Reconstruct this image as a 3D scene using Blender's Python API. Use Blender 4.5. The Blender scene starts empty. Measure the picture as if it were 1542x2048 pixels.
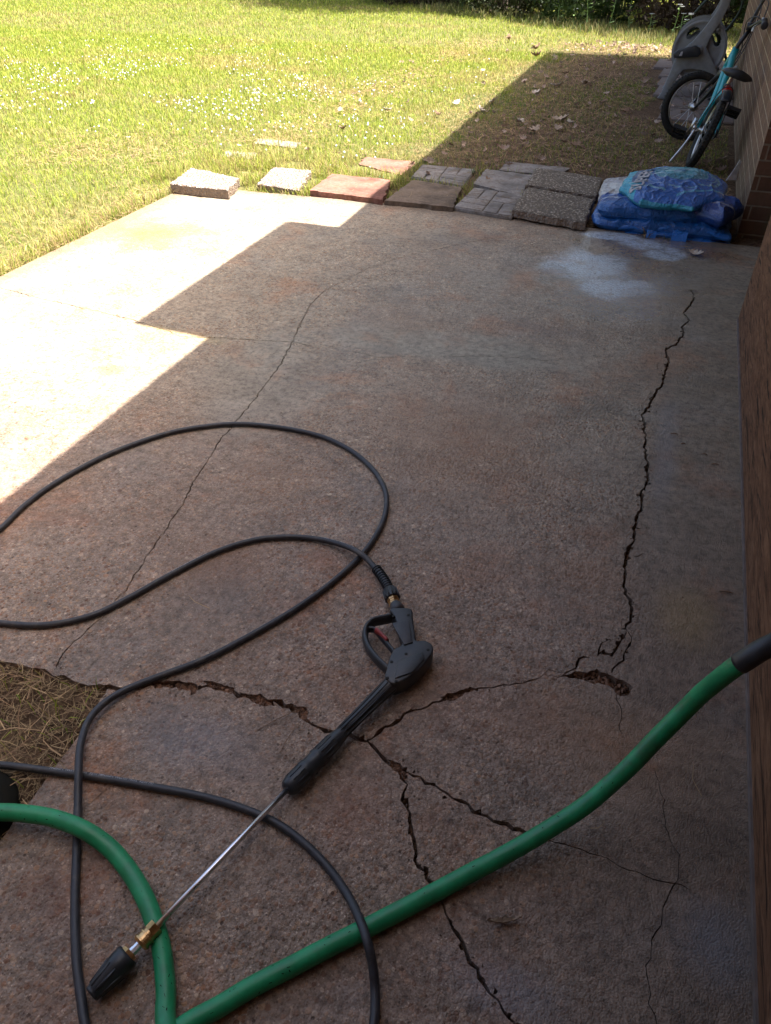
import bpy, bmesh, math, random
import numpy as np
from mathutils import Vector, Matrix, noise
from mathutils.bvhtree import BVHTree
from mathutils.geometry import delaunay_2d_cdt
random.seed(7); rng = np.random.default_rng(11)
C = bpy.context.scene.collection
R = math.radians

# ------------------------------------------------------------ camera
FPX = 1479.0; PITCH = math.atan(1174 / FPX)
YAW = math.atan(684 / (FPX * math.cos(PITCH) + 1174 * math.sin(PITCH)))
EYE = np.array([0, 0, 1.2])
_fh = np.array([-math.sin(YAW), math.cos(YAW), 0]); _r = np.array([math.cos(YAW), math.sin(YAW), 0]); _u = np.array([0, 0, 1.])
_F = math.cos(PITCH) * _fh - math.sin(PITCH) * _u
_U = math.sin(PITCH) * _fh + math.cos(PITCH) * _u
cam_d = bpy.data.cameras.new('camera'); cam = bpy.data.objects.new('camera', cam_d); C.objects.link(cam)
m = Matrix.Identity(4)
for i in range(3):
    m[i][0] = _r[i]; m[i][1] = _U[i]; m[i][2] = -_F[i]; m[i][3] = EYE[i]
cam.matrix_world = m
cam_d.sensor_fit = 'AUTO'; cam_d.sensor_width = 36; cam_d.lens = FPX / 2048 * 36
cam_d.clip_start = .02; cam_d.clip_end = 500
bpy.context.scene.camera = cam

def ray(x, y): return _F + _r * (x - 771) / FPX + _U * (1024 - y) / FPX
def G(x, y, z=0.0):
    d = ray(x, y); t = (z - EYE[2]) / d[2]; return EYE + d * t
def PY(x, y, Y):
    d = ray(x, y); return EYE + d * (Y / d[1])

# ------------------------------------------------------------ light
SUN_EL, SUN_AZ = R(67), R(15)          # azimuth: measured from +X towards +Y
sd = Vector((math.cos(SUN_AZ) * math.cos(SUN_EL), math.sin(SUN_AZ) * math.cos(SUN_EL), math.sin(SUN_EL)))
W = bpy.data.worlds.new('World'); bpy.context.scene.world = W; W.use_nodes = True
nt = W.node_tree; nt.nodes.clear()
sky = nt.nodes.new('ShaderNodeTexSky'); sky.sky_type = 'NISHITA'; sky.sun_disc = False
sky.sun_elevation = SUN_EL; sky.sun_rotation = math.atan2(sd.x, sd.y)
sky.air_density = 1.0; sky.dust_density = 6.0; sky.ozone_density = 1.0
bg = nt.nodes.new('ShaderNodeBackground'); bg.inputs[1].default_value = .105
wo = nt.nodes.new('ShaderNodeOutputWorld')
nt.links.new(sky.outputs[0], bg.inputs[0]); nt.links.new(bg.outputs[0], wo.inputs[0])
sl = bpy.data.lights.new('sun', 'SUN'); sl.energy = 5.0; sl.angle = R(.5); sl.color = (1, .955, .88)
so = bpy.data.objects.new('sun', sl); C.objects.link(so); so.rotation_euler = sd.to_track_quat('Z', 'Y').to_euler()
so.location = (4, 2, 9)
vs = bpy.context.scene.view_settings
vs.view_transform = 'Standard'; vs.look = 'None'; vs.gamma = 1; vs.use_curve_mapping = False
vs.exposure = 1.95
bpy.context.scene.cycles.max_bounces = 8
bpy.context.scene.cycles.use_denoising = True

# ------------------------------------------------------------ helpers
def tag(o, label=None, cat=None, group=None, kind=None):
    if label: o['label'] = label
    if cat: o['category'] = cat
    if group: o['group'] = group
    if kind: o['kind'] = kind
    return o
def empty(name, loc, label, cat, group=None):
    o = bpy.data.objects.new(name, None); C.objects.link(o); o.location = loc
    bpy.context.view_layer.update()
    return tag(o, label, cat, group)
def mesh(name, V, F, mat, parent=None, smooth=False, col=None, loc=None):
    me = bpy.data.meshes.new(name)
    V = np.asarray(V, float)
    if loc is None and parent is not None: loc = parent.location
    if loc is not None and parent is None: V = V - np.array(loc)
    if loc is not None and parent is not None: V = V - np.array(loc)
    me.from_pydata([tuple(v) for v in V] if len(V) < 20000 else V.tolist(), [], F if isinstance(F, list) else F.tolist())
    if smooth: me.polygons.foreach_set('use_smooth', [True] * len(me.polygons))
    if col is not None:
        a = me.color_attributes.new('Col', 'FLOAT_COLOR', 'POINT')
        c = np.ones((len(V), 4)); c[:, :3] = col; a.data.foreach_set('color', c.ravel())
    me.validate(); me.update()
    if mat: me.materials.append(mat)
    o = bpy.data.objects.new(name, me); C.objects.link(o)
    if parent is not None: o.parent = parent
    elif loc is not None: o.location = loc
    return o
def bev(o, w=.003, seg=2, ang=35):
    b = o.modifiers.new('bevel', 'BEVEL'); b.width = w; b.segments = seg; b.limit_method = 'ANGLE'; b.angle_limit = R(ang)
    o.data.polygons.foreach_set('use_smooth', [True] * len(o.data.polygons))
    return o
class MB:
    def __init__(s): s.V = []; s.F = []
    def add(s, V, F):
        n = len(s.V); s.V += [tuple(v) for v in V]; s.F += [tuple(i + n for i in f) for f in F]; return s
    def box(s, c, sz, ax=None):
        c = np.array(c); A = np.eye(3) if ax is None else np.array(ax); V = []
        for x in (-.5, .5):
            for y in (-.5, .5):
                for z in (-.5, .5): V.append(c + A[0] * x * sz[0] + A[1] * y * sz[1] + A[2] * z * sz[2])
        return s.add(V, [(0, 1, 3, 2), (4, 6, 7, 5), (0, 4, 5, 1), (2, 3, 7, 6), (0, 2, 6, 4), (1, 5, 7, 3)])
    def tube(s, P, rad, seg=12, closed=False, flat=None, cap=True):
        V, F = tube(P, rad, seg, closed, flat, cap); return s.add(V, F)
    def prism(s, poly, z0, z1):
        n = len(poly); V = [(p[0], p[1], z0) for p in poly] + [(p[0], p[1], z1) for p in poly]
        a = sum(poly[i][0] * poly[(i + 1) % n][1] - poly[(i + 1) % n][0] * poly[i][1] for i in range(n))
        F = [tuple(range(n))[::-1], tuple(range(n, 2 * n))] + [(i, (i + 1) % n, n + (i + 1) % n, n + i) for i in range(n)]
        if a < 0: F = [f[::-1] for f in F]
        return s.add(V, F)
    def extr(s, poly, d):           # polygon of 3-D points pushed along d
        n = len(poly); P = [np.array(p) for p in poly]; d = np.array(d)
        V = P + [p + d for p in P]
        return s.add(V, [tuple(range(n))[::-1], tuple(range(n, 2 * n))] + [(i, (i + 1) % n, n + (i + 1) % n, n + i) for i in range(n)])
    def build(s, name, mat, parent=None, smooth=False, **k): return mesh(name, s.V, s.F, mat, parent, smooth, **k)
def spl(P, n=8, closed=False):      # Catmull-Rom
    P = np.array(P, float); N = len(P); out = []
    for i in range(N if closed else N - 1):
        if closed: a, b, c, d = P[i - 1], P[i], P[(i + 1) % N], P[(i + 2) % N]
        else: a, b, c, d = P[max(i - 1, 0)], P[i], P[i + 1], P[min(i + 2, N - 1)]
        for k in range(n):
            t = k / n
            out.append(.5 * (2 * b + (c - a) * t + (2 * a - 5 * b + 4 * c - d) * t * t + (3 * b - a - 3 * c + d) * t ** 3))
    if not closed: out.append(P[-1])
    return np.array(out)
def frames(P, closed=False):
    P = np.asarray(P, float); n = len(P)
    T = np.roll(P, -1, 0) - np.roll(P, 1, 0) if closed else np.gradient(P, axis=0)
    T /= np.linalg.norm(T, axis=1)[:, None] + 1e-12
    N = np.zeros_like(P); ref = np.array([0, 0, 1.]) if abs(T[0][2]) < .9 else np.array([1., 0, 0])
    for i in range(n):
        ref = ref - T[i] * (ref @ T[i]); ref /= np.linalg.norm(ref) + 1e-12; N[i] = ref
    return T, N, np.cross(T, N)
def tube(P, rad, seg=12, closed=False, flat=None, cap=True):
    P = np.asarray(P, float); n = len(P); rad = np.broadcast_to(rad, (n,))
    T, N, B = frames(P, closed); fa, fb = flat or (1, 1)
    a = np.arange(seg) * 2 * math.pi / seg
    V = (P[:, None] + rad[:, None, None] * (fa * np.cos(a)[None, :, None] * N[:, None] + fb * np.sin(a)[None, :, None] * B[:, None])).reshape(-1, 3)
    F = []
    for i in range(n if closed else n - 1):
        j = (i + 1) % n
        for k in range(seg):
            l = (k + 1) % seg; F.append((i * seg + k, i * seg + l, j * seg + l, j * seg + k))
    if cap and not closed: F.append(tuple(range(seg))[::-1]); F.append(tuple((n - 1) * seg + k for k in range(seg)))
    return V, F
def rot_tube(a, b, prof, seg=20):   # lathe between a and b: prof = [(t, r)]
    a = np.array(a, float); b = np.array(b, float)
    d = (b - a); P = []; q = []
    T = d / np.linalg.norm(d); ref = np.array([0, 0, 1.]) if abs(T[2]) < .9 else np.array([1., 0, 0])
    N = ref - T * (ref @ T); N /= np.linalg.norm(N); B = np.cross(T, N)
    V = []; F = []; an = np.arange(seg) * 2 * math.pi / seg
    for t, r in prof:
        for k in an: V.append(a + d * t + r * (math.cos(k) * N + math.sin(k) * B))
    for i in range(len(prof) - 1):
        for k in range(seg):
            l = (k + 1) % seg; F.append((i * seg + k, i * seg + l, (i + 1) * seg + l, (i + 1) * seg + k))
    F.append(tuple(range(seg))[::-1]); F.append(tuple((len(prof) - 1) * seg + k for k in range(seg)))
    return V, F
# value noise, vectorised
_perm = rng.random((256, 256))
def vn(x, y):
    xi = np.floor(x).astype(int); yi = np.floor(y).astype(int); fx = x - xi; fy = y - yi
    fx = fx * fx * (3 - 2 * fx); fy = fy * fy * (3 - 2 * fy)
    g = lambda a, b: _perm[a % 256, b % 256]
    return (g(xi, yi) * (1 - fx) + g(xi + 1, yi) * fx) * (1 - fy) + (g(xi, yi + 1) * (1 - fx) + g(xi + 1, yi + 1) * fx) * fy
def fbm(x, y, o=4):
    s = 0; a = .5; t = 0
    for i in range(o): s = s + a * vn(x * 2 ** i + 17 * i, y * 2 ** i + 5 * i); t += a; a *= .5
    return s / t
def sst(a, b, x):
    t = np.clip((x - a) / (b - a), 0, 1); return t * t * (3 - 2 * t)

# ------------------------------------------------------------ material helpers
class NT:
    def __init__(s, name):
        s.m = bpy.data.materials.new(name); s.m.use_nodes = True; s.t = s.m.node_tree; s.t.nodes.clear()
        s.out = s.n('ShaderNodeOutputMaterial'); s.b = s.n('ShaderNodeBsdfPrincipled'); s.l(s.b.outputs[0], s.out.inputs[0])
    def n(s, t, **k):
        x = s.t.nodes.new(t)
        for a, b in k.items(): setattr(x, a, b)
        return x
    def l(s, a, b): s.t.links.new(a, b)
    def put(s, inp, v):
        if isinstance(v, bpy.types.NodeSocket): s.l(v, inp)
        elif v is not None:
            if isinstance(v, (tuple, list)) and len(v) == 3 and inp.type == 'RGBA': v = (*v, 1)
            inp.default_value = v
    def coord(s, kind='Object'): return s.n('ShaderNodeTexCoord').outputs[kind]
    def map(s, v, sc=(1, 1, 1), loc=(0, 0, 0), rot=(0, 0, 0)):
        x = s.n('ShaderNodeMapping'); s.l(v, x.inputs[0]); x.inputs[1].default_value = loc; x.inputs[2].default_value = rot; x.inputs[3].default_value = sc
        return x.outputs[0]
    def noise(s, v, sc, det=4, ro=.55, dist=0, col=False):
        x = s.n('ShaderNodeTexNoise'); s.l(v, x.inputs['Vector']); x.inputs['Scale'].default_value = sc
        x.inputs['Detail'].default_value = det; x.inputs['Roughness'].default_value = ro; x.inputs['Distortion'].default_value = dist
        return x.outputs[1 if col else 0]
    def vor(s, v, sc, feat='F1', rnd=1):
        x = s.n('ShaderNodeTexVoronoi', feature=feat); s.l(v, x.inputs['Vector']); x.inputs['Scale'].default_value = sc; x.inputs['Randomness'].default_value = rnd
        return x
    def ramp(s, f, st, interp='LINEAR'):
        x = s.n('ShaderNodeValToRGB'); s.l(f, x.inputs[0]); e = x.color_ramp.elements; x.color_ramp.interpolation = interp
        while len(e) < len(st): e.new(.5)
        for k, (p, c) in enumerate(st):
            e[k].position = p; e[k].color = (c, c, c, 1) if isinstance(c, (int, float)) else (*c, 1)
        return x.outputs[0]
    def mix(s, f, a, b, mode='MIX'):
        x = s.n('ShaderNodeMix', data_type='RGBA', blend_type=mode); s.put(x.inputs[0], f); s.put(x.inputs[6], a); s.put(x.inputs[7], b)
        return x.outputs[2]
    def math(s, op, a, b=None, c=None, clamp=False):
        x = s.n('ShaderNodeMath', operation=op, use_clamp=clamp); s.put(x.inputs[0], a)
        if b is not None: s.put(x.inputs[1], b)
        if c is not None: s.put(x.inputs[2], c)
        return x.outputs[0]
    def rng(s, v, a, b, c=0, d=1):
        x = s.n('ShaderNodeMapRange', interpolation_type='SMOOTHSTEP'); s.l(v, x.inputs[0])
        for i, q in enumerate((a, b, c, d)): x.inputs[i + 1].default_value = q
        return x.outputs[0]
    def bump(s, h, st=.5, d=.01, nrm=None):
        x = s.n('ShaderNodeBump'); s.l(h, x.inputs['Height']); x.inputs['Strength'].default_value = st; x.inputs['Distance'].default_value = d
        if nrm: s.l(nrm, x.inputs['Normal'])
        return x.outputs[0]
    def set(s, col=None, rough=None, metal=None, spec=None, nrm=None):
        s.put(s.b.inputs['Base Color'], col); s.put(s.b.inputs['Roughness'], rough); s.put(s.b.inputs['Metallic'], metal)
        s.put(s.b.inputs['Specular IOR Level'], spec)
        if nrm: s.l(nrm, s.b.inputs['Normal'])
        return s.m
    def ell(s, v, cx, cy, rx, ry, rot=0, soft=.5, wob=None):   # soft elliptical mark on a surface, at its own place in metres
        x = s.map(v, (1, 1, 0), (-cx, -cy, 0)); x = s.map(x, (1 / rx, 1 / ry, 0), rot=(0, 0, 0))
        if rot: x = s.map(s.map(s.map(v, (1, 1, 0), (-cx, -cy, 0)), rot=(0, 0, -rot)), (1 / rx, 1 / ry, 0))
        L = s.n('ShaderNodeVectorMath', operation='LENGTH'); s.l(x, L.inputs[0]); d = L.outputs['Value']
        if wob is not None: d = s.math('ADD', d, wob)
        return s.rng(d, 1, 1 - soft)

def m_plain(name, col, rough=.5, metal=0, spec=.5, ns=40, amt=.25, bumpd=.0005, dirt=None):
    k = NT(name); v = k.coord(); f = k.noise(v, ns, 5)
    c = k.mix(k.rng(f, .3, .75), tuple(x * (1 - amt) for x in col), tuple(min(1, x * (1 + amt)) for x in col))
    if dirt:
        c = k.mix(k.rng(k.noise(v, ns * .35, 6, .65), .52, .7), c, dirt)
    ro = k.rng(f, .3, .7, rough * .85, min(1, rough * 1.2))
    return k.set(c, ro, metal, spec, k.bump(f, .4, bumpd))

# exposed-aggregate concrete
def m_concrete():
    k = NT('exposed_aggregate_concrete'); v = k.coord()
    big = k.noise(v, .9, 4, .6); mid = k.noise(v, 5, 5, .6); fine = k.noise(v, 160, 3, .6)
    wob = k.math('MULTIPLY', k.math('SUBTRACT', mid, .5), 1.1)
    # how much of the stone shows
    smooth = k.ell(v, G(900, 695)[0], G(900, 695)[1], .62, .17, .05, .55, wob)
    smooth2 = k.ell(v, G(520, 760)[0], G(520, 760)[1], .28, .55, .3, .7, wob)
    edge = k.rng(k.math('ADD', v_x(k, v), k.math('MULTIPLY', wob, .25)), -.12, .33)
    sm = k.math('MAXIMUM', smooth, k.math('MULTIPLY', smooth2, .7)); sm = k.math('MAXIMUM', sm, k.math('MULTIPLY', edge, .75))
    expo = k.math('SUBTRACT', k.rng(k.noise(v, 2.3, 5, .65), .32, .62, .35, 1), sm, clamp=True)
    warp = k.mix(.0025, v, k.noise(v, 90, 2, .5, col=True), 'ADD')
    s1 = k.vor(warp, 118); s2 = k.vor(warp, 300); s3 = k.vor(warp, 72)
    sep = k.n('ShaderNodeSeparateColor'); k.l(s1.outputs['Color'], sep.inputs[0])
    peb = k.ramp(sep.outputs[0], [(0, (.16, .095, .07)), (.22, (.30, .19, .135)), (.42, (.36, .30, .25)), (.6, (.20, .17, .16)), (.78, (.42, .29, .2)), (.96, (.42, .37, .32)), (1, (.62, .57, .5))])
    sep2 = k.n('ShaderNodeSeparateColor'); k.l(s2.outputs['Color'], sep2.inputs[0])
    peb2 = k.ramp(sep2.outputs[0], [(0, (.12, .085, .07)), (.4, (.27, .21, .17)), (.8, (.38, .31, .26)), (1, (.6, .55, .5))])
    size = k.math('ADD', k.math('MULTIPLY', sep.outputs[1], .45), .12)
    pm = k.math('LESS_THAN', s1.outputs['Distance'], size)
    pm2 = k.math('LESS_THAN', s2.outputs['Distance'], k.math('ADD', k.math('MULTIPLY', sep2.outputs[1], .4), .2))
    matrix = k.mix(k.rng(fine, .3, .7), (.235, .19, .165), (.34, .295, .265))
    matrix = k.mix(k.rng(big, .35, .65), matrix, k.mix(.5, matrix, (.30, .30, .295)))
    c = k.mix(k.math('MULTIPLY', pm2, k.math('ADD', k.math('MULTIPLY', expo, .7), .2)), matrix, peb2)
    c = k.mix(k.math('MULTIPLY', pm, expo), c, peb)
    sep3 = k.n('ShaderNodeSeparateColor'); k.l(s3.outputs['Color'], sep3.inputs[0])
    pm3 = k.math('MULTIPLY', k.math('LESS_THAN', s3.outputs['Distance'], k.math('ADD', k.math('MULTIPLY', sep3.outputs[1], .25), .22)), k.math('GREATER_THAN', sep3.outputs[2], .62))
    c = k.mix(k.math('MULTIPLY', k.math('MULTIPLY', pm3, expo), .85), c, k.ramp(sep3.outputs[0], [(0, (.13, .075, .055)), (.3, (.33, .20, .13)), (.55, (.27, .24, .22)), (.8, (.42, .31, .22)), (1, (.55, .5, .45))]))
    # pits
    pit = k.vor(v, 60); ps = k.n('ShaderNodeSeparateColor'); k.l(pit.outputs['Color'], ps.inputs[0])
    pitm = k.math('MULTIPLY', k.math('LESS_THAN', pit.outputs['Distance'], .17), k.math('GREATER_THAN', ps.outputs[1], .72))
    c = k.mix(k.math('MULTIPLY', pitm, .75), c, (.07, .05, .042))
    # washed grey film / rust
    c = k.mix(k.math('MULTIPLY', sm, .55), c, (.27, .275, .265))
    c = k.mix(k.math('MULTIPLY', edge, .5), c, (.135, .098, .072))  # brown dirt by the wall, deepened to paint in the wall's shade
    rust = k.rng(k.noise(v, 3.1, 6, .7, .4), .5, .68)
    c = k.mix(k.math('MULTIPLY', rust, .75), c, k.mix(.45, c, (.36, .14, .05)), 'MIX')
    cool = k.rng(k.noise(k.map(v, loc=(7, 3, 0)), 2.4, 5, .6), .52, .7)
    c = k.mix(k.math('MULTIPLY', cool, .45), c, (.23, .235, .25))
    mottle = k.ramp(k.noise(v, 11, 6, .7), [(.3, .68), (.7, 1.18)])
    c = k.mix(.9, c, mottle, 'MULTIPLY')
    c = k.mix(1, c, k.ramp(k.noise(v, 48, 4, .75), [(.36, .62), (.5, .98), (.66, 1.2)]), 'MULTIPLY')
    c = k.mix(1, c, (1.19, 1.10, .875), 'MULTIPLY')
    near_shade = k.mix(1.0, c, (.84, .77, .82), 'MULTIPLY')
    c = k.mix(k.rng(v_y(k, v), 2.4, 1.0), c, near_shade)  # shade near the camera painted in: slab colour darker and cooler there
    # orange rust bloom on the sunny corner, brown stains
    for (px, py, rx, ry, a, col) in ((290, 465, .55, .36, .95, (.46, .21, .03)), (1230, 1500, .3, .2, .35, (.33, .17, .07)), (1180, 1150, .16, .12, .3, (.36, .16, .07)),
                                     (930, 880, .42, .5, .5, (.30, .155, .075)), (800, 640, .3, .3, .3, (.30, .17, .09)), (560, 960, .22, .2, .35, (.33, .17, .08)), (450, 1130, .2, .15, .35, (.33, .16, .08)), (1000, 1420, .3, .12, .3, (.26, .13, .08)), (700, 1620, .1, .12, .4, (.30, .13, .08)), (170, 1780, .12, .12, .35, (.28, .12, .08)), (1370, 1230, .1, .16, .45, (.3, .19, .05)), (330, 665, .3, .06, .5, (.5, .38, .12)),
                                     (1090, 660, .3, .12, .35, (.30, .15, .09)), (640, 1115, .08, .06, .4, (.36, .17, .1))):
        g = G(px, py); e = k.ell(v, g[0], g[1], rx, ry, 0, .95, wob)
        c = k.mix(k.math('MULTIPLY', e, a), c, k.mix(.75, c, col))
    for (px, py, rx, ry, a) in ((1430, 1880, .10, .10, .5), (1010, 1980, .12, .06, .35), (380, 1480, .2, .1, .35), (1330, 900, .05, .5, .3)):
        g = G(px, py); e = k.ell(v, g[0], g[1], rx, ry, 0, .9, wob)
        c = k.mix(k.math('MULTIPLY', e, a), c, (.21, .225, .26))
    dl_ = k.rng(k.math('ADD', v_x(k, v), k.math('MULTIPLY', wob, .2)), -2.48, -2.66); c = k.mix(k.math('MULTIPLY', dl_, .75), c, (.20, .135, .075))
    dirt_far = k.rng(v_y(k, v), 3.8, 4.0); c = k.mix(k.math('MULTIPLY', dirt_far, .6), c, (.12, .08, .05))
    # wet patch by the bags
    g1 = G(1240, 560); g2 = G(1290, 490)
    wet = k.math('MAXIMUM', k.ell(v, g1[0], g1[1], .42, .55, 0, .55, wob), k.ell(v, g2[0] + .05, g2[1], .5, .26, 0, .5, wob))
    pool = k.ell(v, g2[0] + .03, g2[1] - .02, .3, .2, 0, .3, wob)
    thin = k.ell(v, -.35, 2.4, 1.25, 1.9, 0, .7, wob)
    c = k.mix(k.math('MULTIPLY', wet, .35), c, k.mix(1, c, (.55, .5, .46), 'MULTIPLY'))
    sky_sheen = None
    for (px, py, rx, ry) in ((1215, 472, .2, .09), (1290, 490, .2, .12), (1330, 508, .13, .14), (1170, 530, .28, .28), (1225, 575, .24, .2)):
        g = G(px, py); e = k.ell(v, g[0], g[1], rx, ry, 0, .75, wob); sky_sheen = e if sky_sheen is None else k.math('MAXIMUM', sky_sheen, k.math('MULTIPLY', e, 1 if px > 1300 else .72))
    damp = k.rng(k.noise(k.map(v, loc=(2.3, 8, 0)), 1.7, 5, .65, .6), .50, .66)
    c = k.mix(k.math('MULTIPLY', damp, .5), c, k.mix(1, c, (.52, .48, .44), 'MULTIPLY'))
    hg = G(1300, 527); sky_sheen = k.math('MULTIPLY', sky_sheen, k.math('SUBTRACT', 1, k.ell(v, hg[0], hg[1], .07, .06, 0, .4, wob)))
    gr = k.math('MULTIPLY', k.rng(k.noise(k.map(v, (1, 2.0, 1)), 55, 5, .85), .40, .56, .22, 1), k.rng(k.noise(k.map(v, (1, 1.5, 1)), 9, 5, .7), .36, .52, .4, 1)); sky_sheen = k.math('MULTIPLY', k.rng(sky_sheen, .08, .75), gr)
    c = k.mix(k.math('MULTIPLY', sky_sheen, .9), c, (.62, .71, .78))  # sky reflection of the wet patch, painted as pale blue slab colour
    ro = k.math('SUBTRACT', .86, k.math('MULTIPLY', wet, .6)); ro = k.math('SUBTRACT', ro, k.math('MULTIPLY', pool, .18))
    ro = k.math('SUBTRACT', ro, k.math('MULTIPLY', thin, .34), clamp=True); ro = k.math('SUBTRACT', ro, k.math('MULTIPLY', damp, .22), clamp=True)
    h = k.math('ADD', k.math('MULTIPLY', k.math('SUBTRACT', .5, s1.outputs['Distance']), k.math('ADD', k.math('MULTIPLY', expo, .8), .1)), k.math('MULTIPLY', fine, .25))
    h = k.math('SUBTRACT', h, k.math('MULTIPLY', pitm, .8)); h = k.math('ADD', h, k.math('MULTIPLY', k.math('SUBTRACT', .5, s2.outputs['Distance']), .35))
    h = k.math('MULTIPLY', h, k.math('SUBTRACT', 1, k.math('MULTIPLY', pool, .85)))
    n1 = k.bump(h, .9, .0045); n2 = k.bump(k.noise(v, 7, 4), .35, .01, n1)
    film = k.math('MULTIPLY', k.math('MAXIMUM', k.math('MULTIPLY', wet, .75), pool), k.rng(k.noise(v, 26, 4, .7), .25, .55, .35, 1))
    k.l(film, k.b.inputs['Coat Weight']); k.b.inputs['Coat Roughness'].default_value = .1; k.b.inputs['Coat IOR'].default_value = 1.5
    hc = k.math('ADD', k.math('MULTIPLY', h, .5), k.noise(v, 30, 3)); k.l(k.bump(hc, .35, .004), k.b.inputs['Coat Normal'])
    return k.set(c, ro, 0, k.math('ADD', .5, k.math('MULTIPLY', wet, .3)), n2)
def v_x(k, v):
    s = k.n('ShaderNodeSeparateXYZ'); k.l(v, s.inputs[0]); return s.outputs[0]
def v_y(k, v):
    s = k.n('ShaderNodeSeparateXYZ'); k.l(v, s.inputs[0]); return s.outputs[1]

def m_soil():
    k = NT('soil_and_thatch'); v = k.coord()
    n = k.noise(v, 9, 6, .7); f = k.noise(v, 70, 4, .7)
    dirt = k.mix(k.rng(f, .3, .7), (.055, .032, .018), (.17, .105, .06))
    dirt = k.mix(k.rng(n, .5, .75), dirt, (.20, .14, .08))
    grn = k.mix(k.rng(f, .3, .7), (.07, .09, .02), (.19, .19, .06))
    x = v_x(k, v); y = v_y(k, v)
    msk = k.math('MULTIPLY', k.rng(k.math('ADD', x, k.math('MULTIPLY', k.math('SUBTRACT', n, .5), 1.2)), -1.1, -1.9), k.rng(y, 1.0, 1.4))
    msk = k.math('MAXIMUM', msk, k.math('MULTIPLY', k.rng(y, 10.2, 11), .8))
    c = k.mix(k.math('MULTIPLY', msk, .75), dirt, grn)
    return k.set(c, .95, 0, .2, k.bump(k.math('ADD', f, n), .8, .02))
def m_vcol(name, rough=.6, trans=.35, spec=.3, bumps=None):
    k = NT(name); a = k.n('ShaderNodeVertexColor', layer_name='Col'); k.set(a.outputs[0], rough, 0, spec)
    if bumps:
        v = k.coord(); h = k.noise(v, bumps[0], 6, .65); k.l(k.bump(h, .7, bumps[1]), k.b.inputs['Normal'])
    if trans:
        t = k.n('ShaderNodeBsdfTranslucent'); mx = k.n('ShaderNodeMixShader'); mx.inputs[0].default_value = trans
        k.l(a.outputs[0], t.inputs[0]); k.l(k.b.outputs[0], mx.inputs[1]); k.l(t.outputs[0], mx.inputs[2]); k.l(mx.outputs[0], k.out.inputs[0])
    return k.m
def m_brick(name, tan=False):
    k = NT(name); v = k.coord()
    g = k.n('ShaderNodeNewGeometry'); sx = k.n('ShaderNodeSeparateXYZ'); k.l(g.outputs['Normal'], sx.inputs[0])
    sp = k.n('ShaderNodeSeparateXYZ'); k.l(v, sp.inputs[0])
    side = k.math('GREATER_THAN', k.math('ABSOLUTE', sx.outputs[0]), .7)
    u = k.n('ShaderNodeMix', data_type='FLOAT'); k.l(side, u.inputs[0]); k.l(sp.outputs[0], u.inputs[2]); k.l(sp.outputs[1], u.inputs[3])
    cb = k.n('ShaderNodeCombineXYZ'); k.l(u.outputs[0], cb.inputs[0]); k.l(sp.outputs[2], cb.inputs[1])
    warp = k.mix(.004, cb.outputs[0], k.noise(v, 12, 3, .5, col=True), 'ADD')
    b = k.n('ShaderNodeTexBrick'); k.l(warp, b.inputs[0]); b.inputs['Scale'].default_value = 1; b.inputs['Mortar Size'].default_value = .0045
    b.inputs['Mortar Smooth'].default_value = .3; b.inputs['Brick Width'].default_value = .205; b.inputs['Row Height'].default_value = .0677; b.inputs['Bias'].default_value = 0
    b.inputs['Color1'].default_value = (.115, .052, .033, 1); b.inputs['Color2'].default_value = (.17, .085, .052, 1); b.inputs['Mortar'].default_value = (.25, .19, .135, 1)
    if tan: b.inputs['Color1'].default_value = (.17, .10, .065, 1); b.inputs['Color2'].default_value = (.225, .128, .082, 1); b.inputs['Mortar'].default_value = (.42, .31, .21, 1)
    n = k.noise(v, 35, 5, .6); st = k.noise(k.map(v, (3, 3, .6)), 3, 4, .6)
    c = k.mix(.6, b.outputs[0], k.ramp(n, [(.3, .6), (.7, 1.25)]), 'MULTIPLY')
    low = k.rng(sp.outputs[2], .45, 0, 0, 1)
    c = k.mix(k.math('MULTIPLY', low, k.rng(st, .4, .7, .15, .7)), c, (.10, .095, .045))
    h = k.math('ADD', k.math('MULTIPLY', b.outputs[1], -1), k.math('MULTIPLY', n, .3))
    return k.set(c, .85, 0, .3, k.bump(h, .8, .006))
def m_wood():
    k = NT('weathered_brown_boards'); v = k.coord()
    st = k.map(v, (10, 2.2, 12), rot=(R(14), 0, 0))
    w = k.noise(st, 3.4, 7, .7, 1.6); line = k.noise(k.map(v, (30, 2.2, 34), rot=(R(24), 0, 0)), 2.4, 5, .7, 1.2)
    c = k.ramp(w, [(.25, (.04, .018, .010)), (.45, (.135, .064, .033)), (.6, (.21, .105, .056)), (.75, (.29, .16, .09))])
    c = k.mix(k.rng(line, .56, .64), c, (.022, .01, .006))
    c = k.mix(k.rng(k.noise(k.map(v, (30, 2.4, 30), (3, 1, 2), (R(-26), 0, 0)), 2, 5, .6, .5), .6, .66), c, (.025, .012, .007))
    return k.set(c, .8, 0, .2, k.bump(k.math('ADD', w, k.math('MULTIPLY', line, -.6)), .8, .006))
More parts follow.
